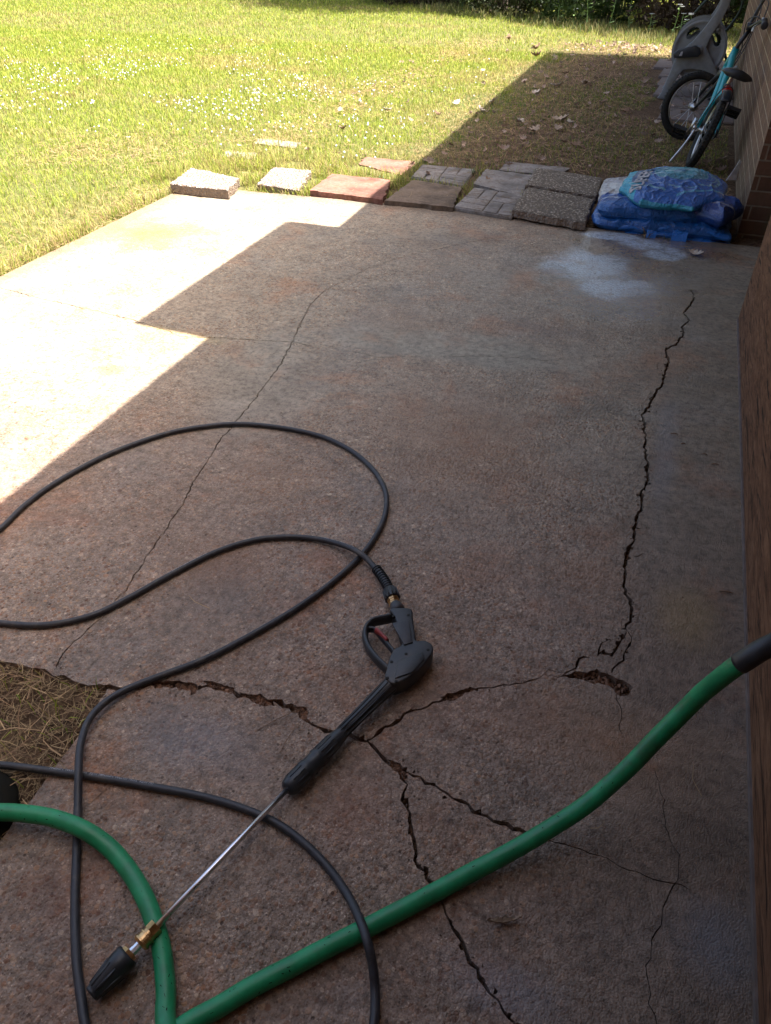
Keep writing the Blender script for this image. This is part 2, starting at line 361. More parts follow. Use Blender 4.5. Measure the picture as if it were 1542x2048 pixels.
def m_paver(kind):
    k = NT('paver_' + kind); v = k.coord(); n = k.noise(v, 60, 6, .65); b = k.noise(v, 7, 5, .6)
    if kind in ('pebble', 'white'):
        s = k.vor(v, 75 if kind == 'pebble' else 95); sp = k.n('ShaderNodeSeparateColor'); k.l(s.outputs['Color'], sp.inputs[0])
        if kind == 'pebble': c = k.ramp(sp.outputs[0], [(0, (.17, .14, .105)), (.4, (.28, .23, .17)), (.7, (.36, .30, .22)), (1, (.46, .40, .32))])
        else: c = k.ramp(sp.outputs[0], [(0, (.24, .20, .17)), (.3, (.48, .45, .42)), (.7, (.64, .62, .6)), (1, (.42, .3, .25))])
        edge = k.rng(s.outputs['Distance'], .28, .5)
        c = k.mix(edge, c, (.12, .095, .07) if kind == 'pebble' else (.17, .12, .09))
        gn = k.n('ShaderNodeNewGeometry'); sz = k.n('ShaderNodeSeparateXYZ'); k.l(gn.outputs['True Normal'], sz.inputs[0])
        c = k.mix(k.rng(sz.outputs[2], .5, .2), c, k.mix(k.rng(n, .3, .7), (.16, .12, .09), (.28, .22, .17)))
        h = k.math('SUBTRACT', 1, s.outputs['Distance']); return k.set(c, .8, 0, .3, k.bump(h, .9, .008))
    cs = dict(red=((.20, .085, .06), (.30, .15, .115)), brown=((.13, .095, .065), (.22, .16, .115)), grey=((.19, .17, .15), (.29, .26, .235)), stone=((.26, .24, .2), (.38, .36, .32)))[kind if kind != 'block' else 'grey']
    c = k.mix(k.rng(n, .3, .7), *cs); c = k.mix(k.rng(b, .45, .7), c, tuple(x * .6 for x in cs[0])); c = k.mix(k.math('MULTIPLY', k.rng(k.noise(k.map(v, loc=(4, 4, 0)), 16, 6, .75), .5, .62), .6), c, (.14, .095, .055))
    return k.set(c, .88, 0, .3, k.bump(n, .6, .003))

M = {}
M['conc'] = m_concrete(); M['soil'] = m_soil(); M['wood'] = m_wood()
M['brick'] = m_brick('brown_brick'); M['tan'] = m_brick('tan_brick', True)
for q in ('pebble', 'white', 'red', 'brown', 'grey', 'block', 'stone'): M['p_' + q] = m_paver(q)
M['grass'] = m_vcol('grass_blades', .6, .4); M['leaf'] = m_vcol('leaf_surface', .6, .3)
M['dry'] = m_vcol('dry_straw', .8, .15)
M['soffit'] = m_plain('painted_soffit', (.42, .39, .34), .8); M['shingle'] = m_plain('roof_shingle', (.12, .1, .09), .9, ns=8)
M['blackp'] = m_plain('black_plastic', (.022, .026, .032), .42, 0, .5, 25, .35, .0003, (.05, .045, .042))
M['rubber'] = m_plain('black_hose_rubber', (.030, .031, .038), .5, 0, .5, 60, .3, .0003, (.07, .062, .055))
M['tyre'] = m_plain('tyre_rubber', (.022, .022, .021), .75, 0, .3, 60, .4, .001, (.06, .05, .035))
M['green'] = m_plain('green_hose_vinyl', (.012, .25, .10), .42, 0, .5, 30, .2, .0012, (.03, .14, .065))
M['steel'] = m_plain('polished_steel', (.8, .8, .86), .3, 1, .5, 30, .1, .0001)
M['alu'] = m_plain('bike_alloy', (.55, .55, .55), .35, .9, .5, 30, .15, .0002)
M['brass'] = m_plain('brass', (.62, .40, .19), .34, 1, .5, 60, .25, .0004, (.3, .17, .08))
M['red'] = m_plain('red_trigger', (.28, .035, .03), .45); M['reflector'] = m_plain('red_reflector', (.6, .03, .02), .25)
M['teal'] = m_plain('teal_paint', (.008, .30, .34), .3, 0, .6, 20, .12, .0002)
M['greyp'] = m_plain('grey_plastic', (.22, .228, .235), .55, 0, .4, 25, .12, .0004, (.2, .19, .17))
M['print'] = m_plain('pale_print', (.42, .42, .44), .7)
M['pathc'] = m_plain('old_path_concrete', (.15, .115, .1), .9, ns=30, bumpd=.004, dirt=(.12, .08, .055))
M['pot'] = m_plain('dark_tub_plastic', (.010, .009, .006), .9, 0, .15)
M['petal'] = m_plain('white_petal', (.6, .62, .62), .6); M['bark'] = m_plain('bark', (.10, .075, .055), .95, ns=12, bumpd=.02)
M['litter'] = m_plain('white_film', (.85, .86, .9), .5)

# ------------------------------------------------------------ ground + slab with open cracks
XW = .362                # face of the boarded wall
S = 120
gz = -.02
tag(mesh('ground', [(-S, -S, gz), (S, -S, gz), (S, S, gz), (-S, S, gz)], [(0, 1, 2, 3)], M['soil']), kind='structure')

slab = [(.9, -1.2), (.9, 3.92), (-.34, 3.95), (-1.2, 4.0), (-2.655, 3.93), (-2.655, 1.7), (-2.665, -.2), (-2.64, -.2)]
near_edge = [(-160, 1300), (-60, 1312), (0, 1322), (25, 1326), (48, 1330), (62, 1336), (90, 1338), (108, 1352), (128, 1350), (150, 1362), (178, 1370), (200, 1368), (217, 1372), (210, 1388), (200, 1400)]
ne = [tuple(G(*p)[:2]) for p in near_edge]
outer = [(.9, -1.2), (.9, 3.92), (-.34, 3.95), (-1.2, 4.0), (-2.655, 3.93), (-2.66, .74)] + ne + [(-.832, .62), (-.823, .45), (-.826, .2), (-.823, -.6), (-.823, -1.2)]
def jag(P, step=.012, amp=.004, sd_=0):
    P = np.array(P, float); out = [P[0]]
    for a, b in zip(P[:-1], P[1:]):
        L = np.linalg.norm(b - a); n = max(1, int(L / step)); d = (b - a) / max(L, 1e-9); nn = np.array([-d[1], d[0]])
        for i in range(1, n + 1):
            q = a + (b - a) * i / n
            if i < n or True: q = q + nn * rng.normal() * amp * .7
            out.append(q)
    return np.array(out)
CR = [
 ([(1383,580),(1388,595),(1380,612),(1367,625),(1378,640),(1365,655),(1368,668),(1350,690),(1330,700),(1338,722),(1330,745),(1325,770),(1308,790),(1298,815),(1285,830),(1292,870),(1290,900),(1298,960),(1283,985),(1285,1010),(1272,1040),(1268,1075),(1252,1115),(1250,1180),(1265,1215),(1262,1235),(1253,1258)], 7.5, 2),
 ([(1253,1258),(1248,1275),(1230,1300),(1222,1308),(1200,1307),(1195,1312)], 4, 2),
 ([(1253,1258),(1264,1275),(1262,1290),(1250,1305),(1245,1320),(1225,1337),(1221,1345)], 3.5, 2),
 ([(1215,1281),(1203,1286),(1199,1300),(1195,1312)], 4.5, 1),
 ([(1308,790),(1304,783),(1296,790),(1300,803)], 2, 1),
 ([(205,1372),(250,1378),(300,1370),(350,1368),(385,1378),(420,1370),(460,1380),(500,1394),(520,1402),(560,1405),(600,1422),(612,1440),(640,1455),(680,1466),(700,1472),(735,1483)], 9, 5),
 ([(735,1483),(750,1475),(770,1455),(800,1437),(830,1420),(855,1412),(890,1397),(920,1387),(948,1378)], 7, 2.5),
 ([(948,1378),(985,1374),(1030,1368),(1060,1362),(1085,1348),(1100,1343),(1130,1342)], 3, 1.2),
 ([(1125,1350),(1150,1335),(1160,1318),(1178,1312)], 4, 1.5),
 ([(1235,1386),(1238,1410),(1243,1430),(1238,1450),(1245,1480)], 2, .8),
 ([(735,1483),(760,1510),(790,1535),(805,1540),(840,1555),(880,1580),(920,1605),(960,1630),(1000,1645),(1040,1660),(1070,1668)], 7, 3),
 ([(1070,1668),(1110,1685),(1160,1700),(1200,1712),(1240,1735),(1290,1752),(1345,1768),(1380,1778)], 1.8, .6),
 ([(800,1540),(812,1570),(808,1600),(820,1640),(828,1680),(830,1720),(845,1745),(870,1780)], 5.5, 2.5),
 ([(870,1780),(890,1830),(915,1870),(935,1905),(950,1940),(980,1985),(1010,2020),(1035,2048),(1070,2110)], 4, 1.5),
 ([(1310,1540),(1328,1600),(1325,1640),(1340,1680),(1358,1710),(1355,1760),(1335,1800),(1320,1850),(1300,1900),(1295,1950),(1308,2048),(1310,2100)], 1.4, .4),
 ([(-60,565),(0,575),(60,592),(150,612),(250,635),(330,660),(360,673),(430,675),(500,680),(585,683),(620,692)], 3.2, 1.4),
 ([(112,1336),(125,1308),(160,1275),(205,1230),(250,1180),(290,1120),(330,1060),(370,1000),(385,965),(410,930),(440,880),(480,835),(500,810),(530,770),(560,730),(585,683),(600,650),(620,610),(650,580)], 3.0, 1),
 ([(650,580),(700,555),(740,535),(800,515),(880,497),(960,480),(1040,470)], 2.6, .7),
 ([(640,690),(760,715),(900,712),(1010,712),(1100,722)], 2.0, .6),
 ([(1268,1113),(1285,1110),(1291,1106)], 2, .6),
 ([(990,1645),(1010,1636),(1035,1640)], 1.4, .4),
 ([(1160,1345),(1130,1350),(1100,1352)], 2.5, 1),
]
quads = []; polys_in = []
for pts, w, wv in CR:
    P = np.array([G(*p)[:2] for p in pts]); P = jag(P, .011, .0032)
    n = len(P); T = np.gradient(P, axis=0); T /= np.linalg.norm(T, axis=1)[:, None] + 1e-9; N = np.stack([-T[:, 1], T[:, 0]], 1)
    ww = np.abs(w + wv * rng.normal(size=n) * .55 + wv * 1.1 * (fbm(np.arange(n) * .13 + w, np.zeros(n) + w, 2) - .5) * 2) * .0005
    ww = np.maximum(ww, .00035); ww[0] *= .3; ww[-1] *= .3
    L_ = P + N * ww[:, None]; R_ = P - N * ww[:, None] * (1 + .3 * rng.normal(size=n))[:, None]
    for i in range(n - 1): quads.append(np.array([R_[i], R_[i + 1], L_[i + 1], L_[i]]))
    polys_in.append((L_, R_))
def blob(cx, cy, pts, j=.003):
    P = np.array([G(*p)[:2] for p in pts]); P = np.vstack([P, P[:1]]); P = jag(P, .008, j)[:-1]; return P
pit_polys = [blob(0, 0, [(1128,1352),(1150,1343),(1168,1347),(1195,1338),(1210,1349),(1225,1352),(1245,1362),(1266,1376),(1258,1390),(1240,1394),(1228,1378),(1205,1368),(1180,1366),(1160,1358)]),
             blob(0, 0, [(478,1384),(520,1390),(546,1398),(552,1412),(530,1412),(505,1404)]), blob(0, 0, [(588,1412),(612,1415),(616,1435),(622,1448),(606,1442),(598,1428)]),
             blob(0, 0, [(300,1362),(350,1360),(395,1368),(392,1382),(345,1376),(305,1376)]), blob(0, 0, [(880,1394),(905,1386),(940,1374),(952,1378),(925,1392),(898,1402)]),
             blob(0, 0, [(405,1362),(440,1366),(470,1376),(462,1388),(430,1380)]), blob(0, 0, [(775,1518),(800,1528),(812,1545),(800,1552),(786,1540)])]
for pts, w, wv in CR:
    if w < 3.3: continue
    P = jag([G(*p)[:2] for p in pts], .011, .001)
    for q in P[rng.random(len(P)) < .30]:
        r0 = rng.uniform(.003, .0085); a = np.sort(rng.uniform(0, 6.28, 8)); c0 = q + rng.normal(size=2) * .004
        pit_polys.append(np.stack([c0[0] + r0 * np.cos(a) * rng.uniform(.6, 1.2, 8), c0[1] + r0 * np.sin(a) * rng.uniform(.6, 1.2, 8)], 1))
verts = []; edges = []
def addloop(P, closed=True):
    b = len(verts); verts.extend(Vector((float(p[0]), float(p[1]))) for p in P)
    n = len(P); edges.extend((b + i, b + (i + 1) % n) for i in range(n if closed else n - 1))
addloop(jag(outer + [outer[0]], .05, .0012)[:-1])
for L_, R_ in polys_in: addloop(np.vstack([L_, R_[::-1]]))
for P in pit_polys: addloop(P)
cv, ce, cf, _, _, _ = delaunay_2d_cdt(verts, edges, [], 0, 1e-6)
cv = np.array([tuple(v) for v in cv]); cf = np.array([tuple(f) for f in cf]); cen = cv[cf].mean(1)
def inpoly(pts, poly):
    x, y = pts[:, 0], pts[:, 1]; c = np.zeros(len(pts), bool); n = len(poly)
    for i in range(n):
        x1, y1 = poly[i]; x2, y2 = poly[(i + 1) % n]
        t = ((y1 > y) != (y2 > y)); c ^= t & (x < (x2 - x1) * (y - y1) / ((y2 - y1) if y2 != y1 else 1e-12) + x1)
    return c
ob = jag(outer + [outer[0]], 9, 0)[:-1]
hole = np.zeros(len(cf), bool)
for L_, R_ in polys_in: hole |= inpoly(cen, np.vstack([L_, R_[::-1]]))
for q in quads:
    lo = q.min(0); hi = q.max(0); s_ = np.where((cen[:, 0] > lo[0]) & (cen[:, 0] < hi[0]) & (cen[:, 1] > lo[1]) & (cen[:, 1] < hi[1]))[0]
    if len(s_): hole[s_] |= inpoly(cen[s_], q)
for P in pit_polys: hole |= inpoly(cen, P)
keep = inpoly(cen, np.array([tuple(v) for v in verts[:len(jag(outer + [outer[0]], .05, 0)) - 1]])) & ~hole
tris = cf[keep]; V = [(x, y, 0) for x, y in cv] + [(x, y, -.1) for x, y in cv]; nV = len(cv)
cnt = {}
for t in tris:
    for a, b in ((t[0], t[1]), (t[1], t[2]), (t[2], t[0])): cnt[(a, b)] = 1
walls = [(int(b), int(a), int(a) + nV, int(b) + nV) for (a, b) in cnt if (b, a) not in cnt]
up = np.cross(np.append(cv[tris[0][1]] - cv[tris[0][0]], 0), np.append(cv[tris[0][2]] - cv[tris[0][0]], 0))[2] > 0
F = [tuple(int(i) for i in t) for t in tris] + walls
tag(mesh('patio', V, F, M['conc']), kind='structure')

nx, ny = 110, 70; V = []; F = []
for j in range(ny + 1):
    for i in range(nx + 1):
        x_ = -2.7 + 1.93 * i / nx; y_ = -.7 + 1.46 * j / ny; V.append((x_, y_, -.016 + .012 * noise.noise(Vector((x_ * 16, y_ * 16, 0))) + .008 * noise.noise(Vector((x_ * 45, y_ * 45, 4)))))
for j in range(ny):
    for i in range(nx): a = j * (nx + 1) + i; F.append((a, a + 1, a + nx + 2, a + nx + 1))
V = [(x_, y_, min(z_, -.005) if x_ < -.84 else min(z_, -.03)) for x_, y_, z_ in V]
tag(mesh('soil', V, F, M['soil'], smooth=True), kind='structure')
# rubble in the widest pits: loose crumbs of concrete
mb = MB(); mbv = []
def crumb(c, s):
    a = np.array([[1, 0, 0], [-1, 0, 0], [0, 1, 0], [0, -1, 0], [0, 0, 1], [0, 0, -1]], float) * s * rng.uniform(.5, 1.2, (6, 1)) + rng.normal(size=(6, 3)) * s * .2
    return a + np.array(c), [(0, 2, 4), (2, 1, 4), (1, 3, 4), (3, 0, 4), (2, 0, 5), (1, 2, 5), (3, 1, 5), (0, 3, 5)]
for P in pit_polys[:7]:
    lo, hi = P.min(0), P.max(0); q = rng.uniform(lo, hi, (260, 2)); q = q[inpoly(q, P)]
    for x, y in q: mb.add(*crumb((x, y, -.014 + rng.uniform(-.004, .006)), rng.uniform(.002, .008)))
for pts, w, wv in CR:
    if w > 3:
        P = np.array([G(*p)[:2] for p in pts]); P = jag(P, .007, .002)
        for x, y in P: mb.add(*crumb((x, y, -.016 + rng.uniform(-.004, .004)), rng.uniform(.0015, .004)))
tag(mb.build('crack_rubble', m_plain('crumbled_concrete', (.21, .115, .07), .95, ns=90, amt=.5)), 'brown crumbs of broken concrete and dirt lying in the patio cracks', 'rubble', kind='stuff')

b = MB()
for pts, w, wv in CR:
    if w < 2.9: continue
    P = jag([G(*p)[:2] for p in pts], .02, .001)
    for x, y in P:
        for _ in range(2):
            if rng.random() < .6: b.add(*crumb((x + rng.normal() * .022, y + rng.normal() * .022, .0015), rng.uniform(.0008, .0026)))
for i in range(260):
    x, y = rng.uniform(-2.5, .33), rng.uniform(.2, 3.9); b.add(*crumb((x, y, .001), rng.uniform(.0008, .0024)))
tag(b.build('grit', m_plain('loose_grit', (.13, .09, .06), .95, ns=90, amt=.6)), 'tiny crumbs of grit and dirt scattered over the slab', 'grit', kind='stuff')

# ------------------------------------------------------------ house
house = empty('house', (.4, 4.12, 0), 'brown brick house wall with roof overhang along the right side of the patio', 'house')
b = MB().box((.72, 7.115, 1.2), (.69, 5.97, 2.6)); b.build('wall', M['tan'], house)
b = MB().box((.72, 4.125, 1.2), (.694, .02, 2.598)); 
b.V = [(x, y, z) for x, y, z in b.V]; b.build('return_wall', M['brick'], house)
b = MB().box((.95, 3.55, 1.2), (.5, 1.12, 2.6)); b.build('recess_wall', M['brick'], house)
b = MB(); b.box((XW + .2, .84, 1.2), (.4, 4.345, 2.6)); o = b.build('board_wall', M['wood'], house)
# low brick plinth course under the boards' far end and mortar smear
b = MB().box((XW - .001, .84, .006), (.006, 4.33, .012)); b.build('sill_strip', M['pathc'], house)
b = MB().box((-1.45, -.42, 2.2), (3.6, .2, 4.6)); b.build('sky_block_wall', M['brick'], house)  # unseen wall added behind the camera, blocks sky to darken the near slab
def roof(mb, y0, y1, xe):
    prof = [(xe, 2.45), (xe, 2.60), (5, 4.45), (10, 2.6), (10, 2.45)]
    mb.extr([(x, y0, z) for x, z in prof], (0, y1 - y0, 0))
ox, oy = 2.45 / math.tan(SUN_EL) * math.cos(SUN_AZ), 2.45 / math.tan(SUN_EL) * math.sin(SUN_AZ)
b = MB(); roof(b, -2.2, 2.2 + oy, -1.43 + ox); roof(b, 2.202 + oy, 3.525 + oy, -1.76 + ox)
b.extr([(-1.47 + ox, 3.527 + oy, 2.45), (-1.47 + ox, 3.527 + oy, 2.6), (5, 3.527 + oy, 4.45), (10, 3.527 + oy, 2.6), (10, 3.527 + oy, 2.45)], (0, 7.1, 0))
n0 = len(b.V) - 5
for i in (n0, n0 + 1): b.V[i] = (-1.66 + ox, b.V[i][1], b.V[i][2])
b.build('roof', M['soffit'], house)

# ------------------------------------------------------------ old path strip along the house
b = MB()
for i, (y0, y1) in enumerate(((6.9, 7.35), (7.38, 7.9), (7.93, 8.45), (8.5, 9.0), (9.04, 9.6), (9.63, 10.3))):
    x0 = -.2 - .04 * i + .03 * math.sin(i * 2.1); b.prism([(x0, y0), (.374, y0), (.374, y1), (x0 + .02, y1)], -.04, .0 + .004 * (i % 3))
tag(bev(b.build('path', M['pathc']), .008), kind='structure')

# ------------------------------------------------------------ pavers
def paver(px, z, th, mat, label, kind, wob=.012, name='paver', tilt=None, base=None):
    q = [G(x, y, z)[:2] for x, y in px]          # order: front-left, back-left, back-right, front-right
    g = 44 if kind in ('pebble', 'white') else 14
    V = []; F = []; c = sum(q) / 4
    for j in range(g + 1):
        for i in range(g + 1):
            s, t = i / g, j / g; p = (q[0] * (1 - s) + q[3] * s) * (1 - t) + (q[1] * (1 - s) + q[2] * s) * t
            ed = min(s, t, 1 - s, 1 - t); p = p + (fbm(np.array([p[0] * 30]), np.array([p[1] * 30]), 2)[0] - .5) * 2 * wob * (1 if ed == 0 else .3)
            h = z
            if kind in ('pebble', 'white'):
                d = noise.voronoi(Vector((p[0] * 55, p[1] * 55, 0)))[0][0]; h += .004 * (1 - min(d, 1) ** 2)
            h += .003 * (noise.noise(Vector((p[0] * 14, p[1] * 14, 3))))
            if ed == 0: h -= .004
            if tilt: h += tilt * (s - .5)
            V.append((p[0], p[1], h))
    I = lambda i, j: j * (g + 1) + i
    for j in range(g):
        for i in range(g): F.append((I(i, j), I(i + 1, j), I(i + 1, j + 1), I(i, j + 1)))
    ring = [I(i, 0) for i in range(g)] + [I(g, j) for j in range(g)] + [I(g - i, g) for i in range(g)] + [I(0, g - j) for j in range(g)]
    n = len(V); zb = z - th
    for r_ in ring: V.append((V[r_][0], V[r_][1], zb))
    for a in range(len(ring)): bb = (a + 1) % len(ring); F.append((ring[bb], ring[a], n + a, n + bb))
    F.append(tuple(n + a for a in range(len(ring)))[::-1])
    loc = (c[0], c[1], zb)
    o = mesh(name, V, F, M[mat], smooth=False, loc=loc)
    if kind in ('pebble', 'white'): o.data.polygons.foreach_set('use_smooth', [i < g * g for i in range(len(o.data.polygons))])
    return tag(o, label, 'paver', 'pavers along the far edge of the patio')
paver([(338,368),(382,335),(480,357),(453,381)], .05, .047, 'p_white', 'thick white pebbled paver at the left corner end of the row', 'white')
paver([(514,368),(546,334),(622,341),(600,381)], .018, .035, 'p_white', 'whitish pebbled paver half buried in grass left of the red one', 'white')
paver([(622,379),(663,346),(781,358),(766,398)], .032, .04, 'p_red', 'large brick-red paver at the patio edge, weeds on its corner', 'plain')
paver([(716,326),(731,312),(830,322),(810,350)], -.008, .04, 'p_red', 'smaller red paver sunk in the grass behind the large red one', 'plain')
paver([(770,399),(826,358),(924,373),(906,413)], .028, .04, 'p_brown', 'plain brown paver split by the edge of the shade', 'plain')
paver([(946,366),(972,337),(1070,349),(1048,392)], .008, .04, 'p_grey', 'plain smooth grey paver behind the block patterned one', 'plain')
paver([(998,338),(1015,322),(1138,334),(1120,352)], -.006, .04, 'p_grey', 'narrow grey paver at the back beside the dirt', 'plain')
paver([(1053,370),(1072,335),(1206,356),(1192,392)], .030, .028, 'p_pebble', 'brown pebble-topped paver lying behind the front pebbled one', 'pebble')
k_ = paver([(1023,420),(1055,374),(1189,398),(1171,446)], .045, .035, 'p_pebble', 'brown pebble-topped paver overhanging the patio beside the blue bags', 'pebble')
paver([(440,310),(455,300),(514,304),(508,318)], -.008, .03, 'p_stone', 'small pale stone sunk in grass behind the white paver', 'plain', name='stone')
paver([(505,285),(518,276),(600,284),(590,295)], -.009, .03, 'p_stone', 'pale flat stone almost hidden in the sunny grass', 'plain', name='stone')
def block_paver(px, z, th, label, lay):      # a paver moulded to look like small bricks, real grooves
    q = [G(x, y, z)[:2] for x, y in px]; c = sum(q) / 4
    f = lambda s, t: (q[0] * (1 - s) + q[3] * s) * (1 - t) + (q[1] * (1 - s) + q[2] * s) * t
    b = MB(); b.prism([f(0, 0), f(1, 0), f(1, 1), f(0, 1)], z - th, z - .006)
    for (s0, t0, s1, t1) in lay:
        e = .012; b.prism([f(s0 + e, t0 + e), f(s1 - e, t0 + e), f(s1 - e, t1 - e), f(s0 + e, t1 - e)], z - .008, z)
    return tag(bev(b.build('paver', M['p_grey'], loc=(c[0], c[1], z - th)), .003), label, 'paver', 'pavers along the far edge of the patio')
L1 = [(0, 0, .5, .25), (0, .25, .5, .5), (.5, 0, .75, .5), (.75, 0, 1, .5), (0, .5, .25, 1), (.25, .5, .5, 1), (.5, .5, 1, .75), (.5, .75, 1, 1)]
L1b = [(0, 0, .25, .5), (.25, 0, .5, .5), (.5, 0, 1, .25), (.5, .25, 1, .5), (0, .5, .5, .75), (0, .75, .5, 1), (.5, .5, .75, 1), (.75, .5, 1, 1)]
block_paver([(908,412),(948,374),(1048,390),(1024,432)], .024, .035, 'grey paver moulded as small bricks, at the front beside the overhanging pebbled one', L1)
block_paver([(822,352),(844,328),(950,338),(928,372)], -.002, .04, 'grey paver moulded as small bricks, set behind the brown paver', L1b)

# ------------------------------------------------------------ vegetation helpers
def blades(name, X, Y, H, Wd, col, label, cat, lean=.5, mat='grass', z0=gz, layflat=0., kind='stuff'):
    n = len(X); a = rng.uniform(0, 2 * math.pi, n); d = np.stack([np.cos(a), np.sin(a)], 1)
    s = np.stack([-d[:, 1], d[:, 0]], 1); ln = rng.uniform(.1, 1, n) * lean
    P0 = np.stack([X, Y], 1); V = np.zeros((n, 5, 3)); z0 = np.broadcast_to(z0, (n,))
    mid = P0 + d * (H * ln * .35)[:, None]; tip = P0 + d * (H * ln * 1.1)[:, None]
    V[:, 0, :2] = P0 - s * Wd[:, None] * .5; V[:, 1, :2] = P0 + s * Wd[:, None] * .5
    V[:, 2, :2] = mid - s * Wd[:, None] * .42; V[:, 3, :2] = mid + s * Wd[:, None] * .42; V[:, 4, :2] = tip
    up = H * np.sqrt(np.maximum(0.02, 1 - (ln * .8) ** 2)) * (1 - layflat)
    V[:, 0, 2] = z0; V[:, 1, 2] = z0; V[:, 2, 2] = z0 + up * .6; V[:, 3, 2] = z0 + up * .6; V[:, 4, 2] = z0 + up
    me = bpy.data.meshes.new(name); me.vertices.add(n * 5); me.vertices.foreach_set('co', V.ravel())
    base = (np.arange(n) * 5)[:, None]; L = np.hstack([base + np.array([0, 1, 3, 2]), base + np.array([2, 3, 4])]).ravel()
    me.loops.add(len(L)); me.loops.foreach_set('vertex_index', L.astype(np.int32))
    me.polygons.add(n * 2); st = np.stack([np.arange(n) * 7, np.arange(n) * 7 + 4], 1).ravel(); me.polygons.foreach_set('loop_start', st.astype(np.int32))
    ca = me.color_attributes.new('Col', 'FLOAT_COLOR', 'POINT'); cc = np.ones((n, 5, 4)); cc[:, :, :3] = col[:, None, :]
    cc[:, 0:2, :3] *= .75; ca.data.foreach_set('color', cc.ravel())
    me.update(calc_edges=True); me.validate(); me.materials.append(M[mat])
    o = bpy.data.objects.new(name, me); C.objects.link(o)
    return tag(o, label, cat, kind=kind)
def in_view(X, Y, mg=60):
    v = np.stack([X, Y, np.zeros_like(X) - 1.2], 1); D = v @ _F; x = 771 + FPX * (v @ _r) / D; y = 1024 - FPX * (v @ _U) / D
    return (D > .2) & (x > -mg) & (x < 1542 + mg) & (y > -mg * 1.5) & (y < 2048 + mg)
slab_poly = np.array(outer)
def free(X, Y, pad=.0):
    P = np.stack([X, Y], 1); ok = ~inpoly(P, slab_poly)
    ok &= ~((X > .33) & (Y < 10.2)) & ~((X > -.45) & (Y > 6.9) & (Y < 10.25) & (fbm(X * 5, Y * 5, 2) < .62))
    return ok
def inpavers(X, Y):
    r_ = np.zeros(len(X), bool)
    for o in [o for o in bpy.data.objects if o.name.startswith('paver')]:
        bb = [o.location + Vector(c) for c in o.bound_box]
        x0, x1 = min(p.x for p in bb), max(p.x for p in bb); y0, y1 = min(p.y for p in bb), max(p.y for p in bb)
        r_ |= (X > x0 + .02) & (X < x1 - .02) & (Y > y0 - .01) & (Y < y1 - .03)
    return r_
green = np.array([.125, .215, .022]); yel = np.array([.41, .42, .06]); straw = np.array([.46, .40, .15]); brown = np.array([.22, .13, .065]); clover_c = np.array([.10, .21, .05])
def scatter(n, x0, x1, y0, y1): return rng.uniform(x0, x1, n), rng.uniform(y0, y1, n)
XX = []; YY = []
for (n, x0, x1, y0, y1) in ((190000, -7, .4, .3, 6), (200000, -10, .4, 6, 10.5), (150000, -16, .9, 10.5, 20), (9000, -18, 1, 20, 24)):
    x, y = scatter(n, x0, x1, y0, y1); k0 = in_view(x, y, 120) & free(x, y); XX.append(x[k0]); YY.append(y[k0])
X = np.concatenate(XX); Y = np.concatenate(YY)
nA = fbm(X * .7 + 3, Y * .7, 4); nB = fbm(X * 2.3, Y * 2.3 + 9, 4); nC = fbm(X * 1.1 + 40, Y * 1.1, 3)
strip = sst(-1.9, -1.25, X + (nB - .5) * 1.0) * (Y > 3.9) * (1 - sst(10.2, 11.5, Y + (nC - .5) * 2))     # worn dirt along the house
edgeL = np.exp(-((X + 2.7) / .35) ** 2) * (Y < 4.4); edgeF = np.exp(-((Y - 4.6) / .5) ** 2) * (X > -3.0)
patch = (Y < .8) & (X > -2)
bare = np.clip(strip * (.25 + .6 * sst(.42, .56, nA)) + .1 * edgeF + patch * .72 + .3 * (nB < .36), 0, .93)
bare = np.where(inpavers(X, Y), .985, bare)
k0 = rng.random(len(X)) > bare; X, Y, nA, nB, nC, strip, edgeL, edgeF = [q[k0] for q in (X, Y, nA, nB, nC, strip, edgeL, edgeF)]; patch = patch[k0]
dryp = np.clip(sst(.46, .66, nB) * .45 + .5 * edgeL + .45 * edgeF + strip * .1 + .35 * sst(.5, .62, nC) - .25 * sst(-3.0, -5, X) * sst(.45, .6, nA), .08, .92)
rr = rng.random(len(X)); t = rng.random(len(X))[:, None]
col = np.where((rr < dryp)[:, None], straw * (1 - t) + brown * t * .7 + yel * .15, green * (1 - t) + yel * t)
col = np.where((strip > .4)[:, None] & (rr > .7)[:, None], clover_c, col) * rng.uniform(.75, 1.25, (len(X), 1))
dist = np.hypot(X, Y); Hh = rng.uniform(.02, .05, len(X)) * (1 + .25 * (dist > 9)) * (1 - .35 * strip); Wd = rng.uniform(.0018, .0034, len(X)) * (1 + np.clip(dist - 4, 0, 14) * .16)
tag(blades('grass', X, Y, Hh, Wd, np.clip(col, 0, 1), 'short yellow green lawn grass in bright sun beside and beyond the patio', 'grass', 1.1, z0=np.where((Y < .8) & (X > -2.65), -.016, gz)), kind='stuff')
x, y = scatter(3600, -2.78, -2.662, 1.3, 3.9); kk = fbm(x * 9, y * 9, 3) > .4; x, y = x[kk], y[kk]; n = len(x); t = rng.random(n)[:, None]
blades('slab_edge_grass', x, y, rng.uniform(.035, .09, n), rng.uniform(.002, .004, n), np.where((rng.random(n) < .6)[:, None], straw * t + brown * (1 - t), green * (1 - t) + yel * t), 'ragged dry grass hanging over the sunny left edge of the slab', 'grass', 1.5)
x, y = scatter(30000, -3.0, -.42, 3.96, 5.0); kk = ~inpavers(x, y) & free(x, y) & (rng.random(len(x)) < 1.1 - sst(4.3, 5.0, y)) & (rng.random(len(x)) < .5 + sst(-1.0, -1.8, x)) & (fbm(x * 6, y * 6, 3) > .38); x, y = x[kk], y[kk]; n = len(x); t = rng.random(n)[:, None]
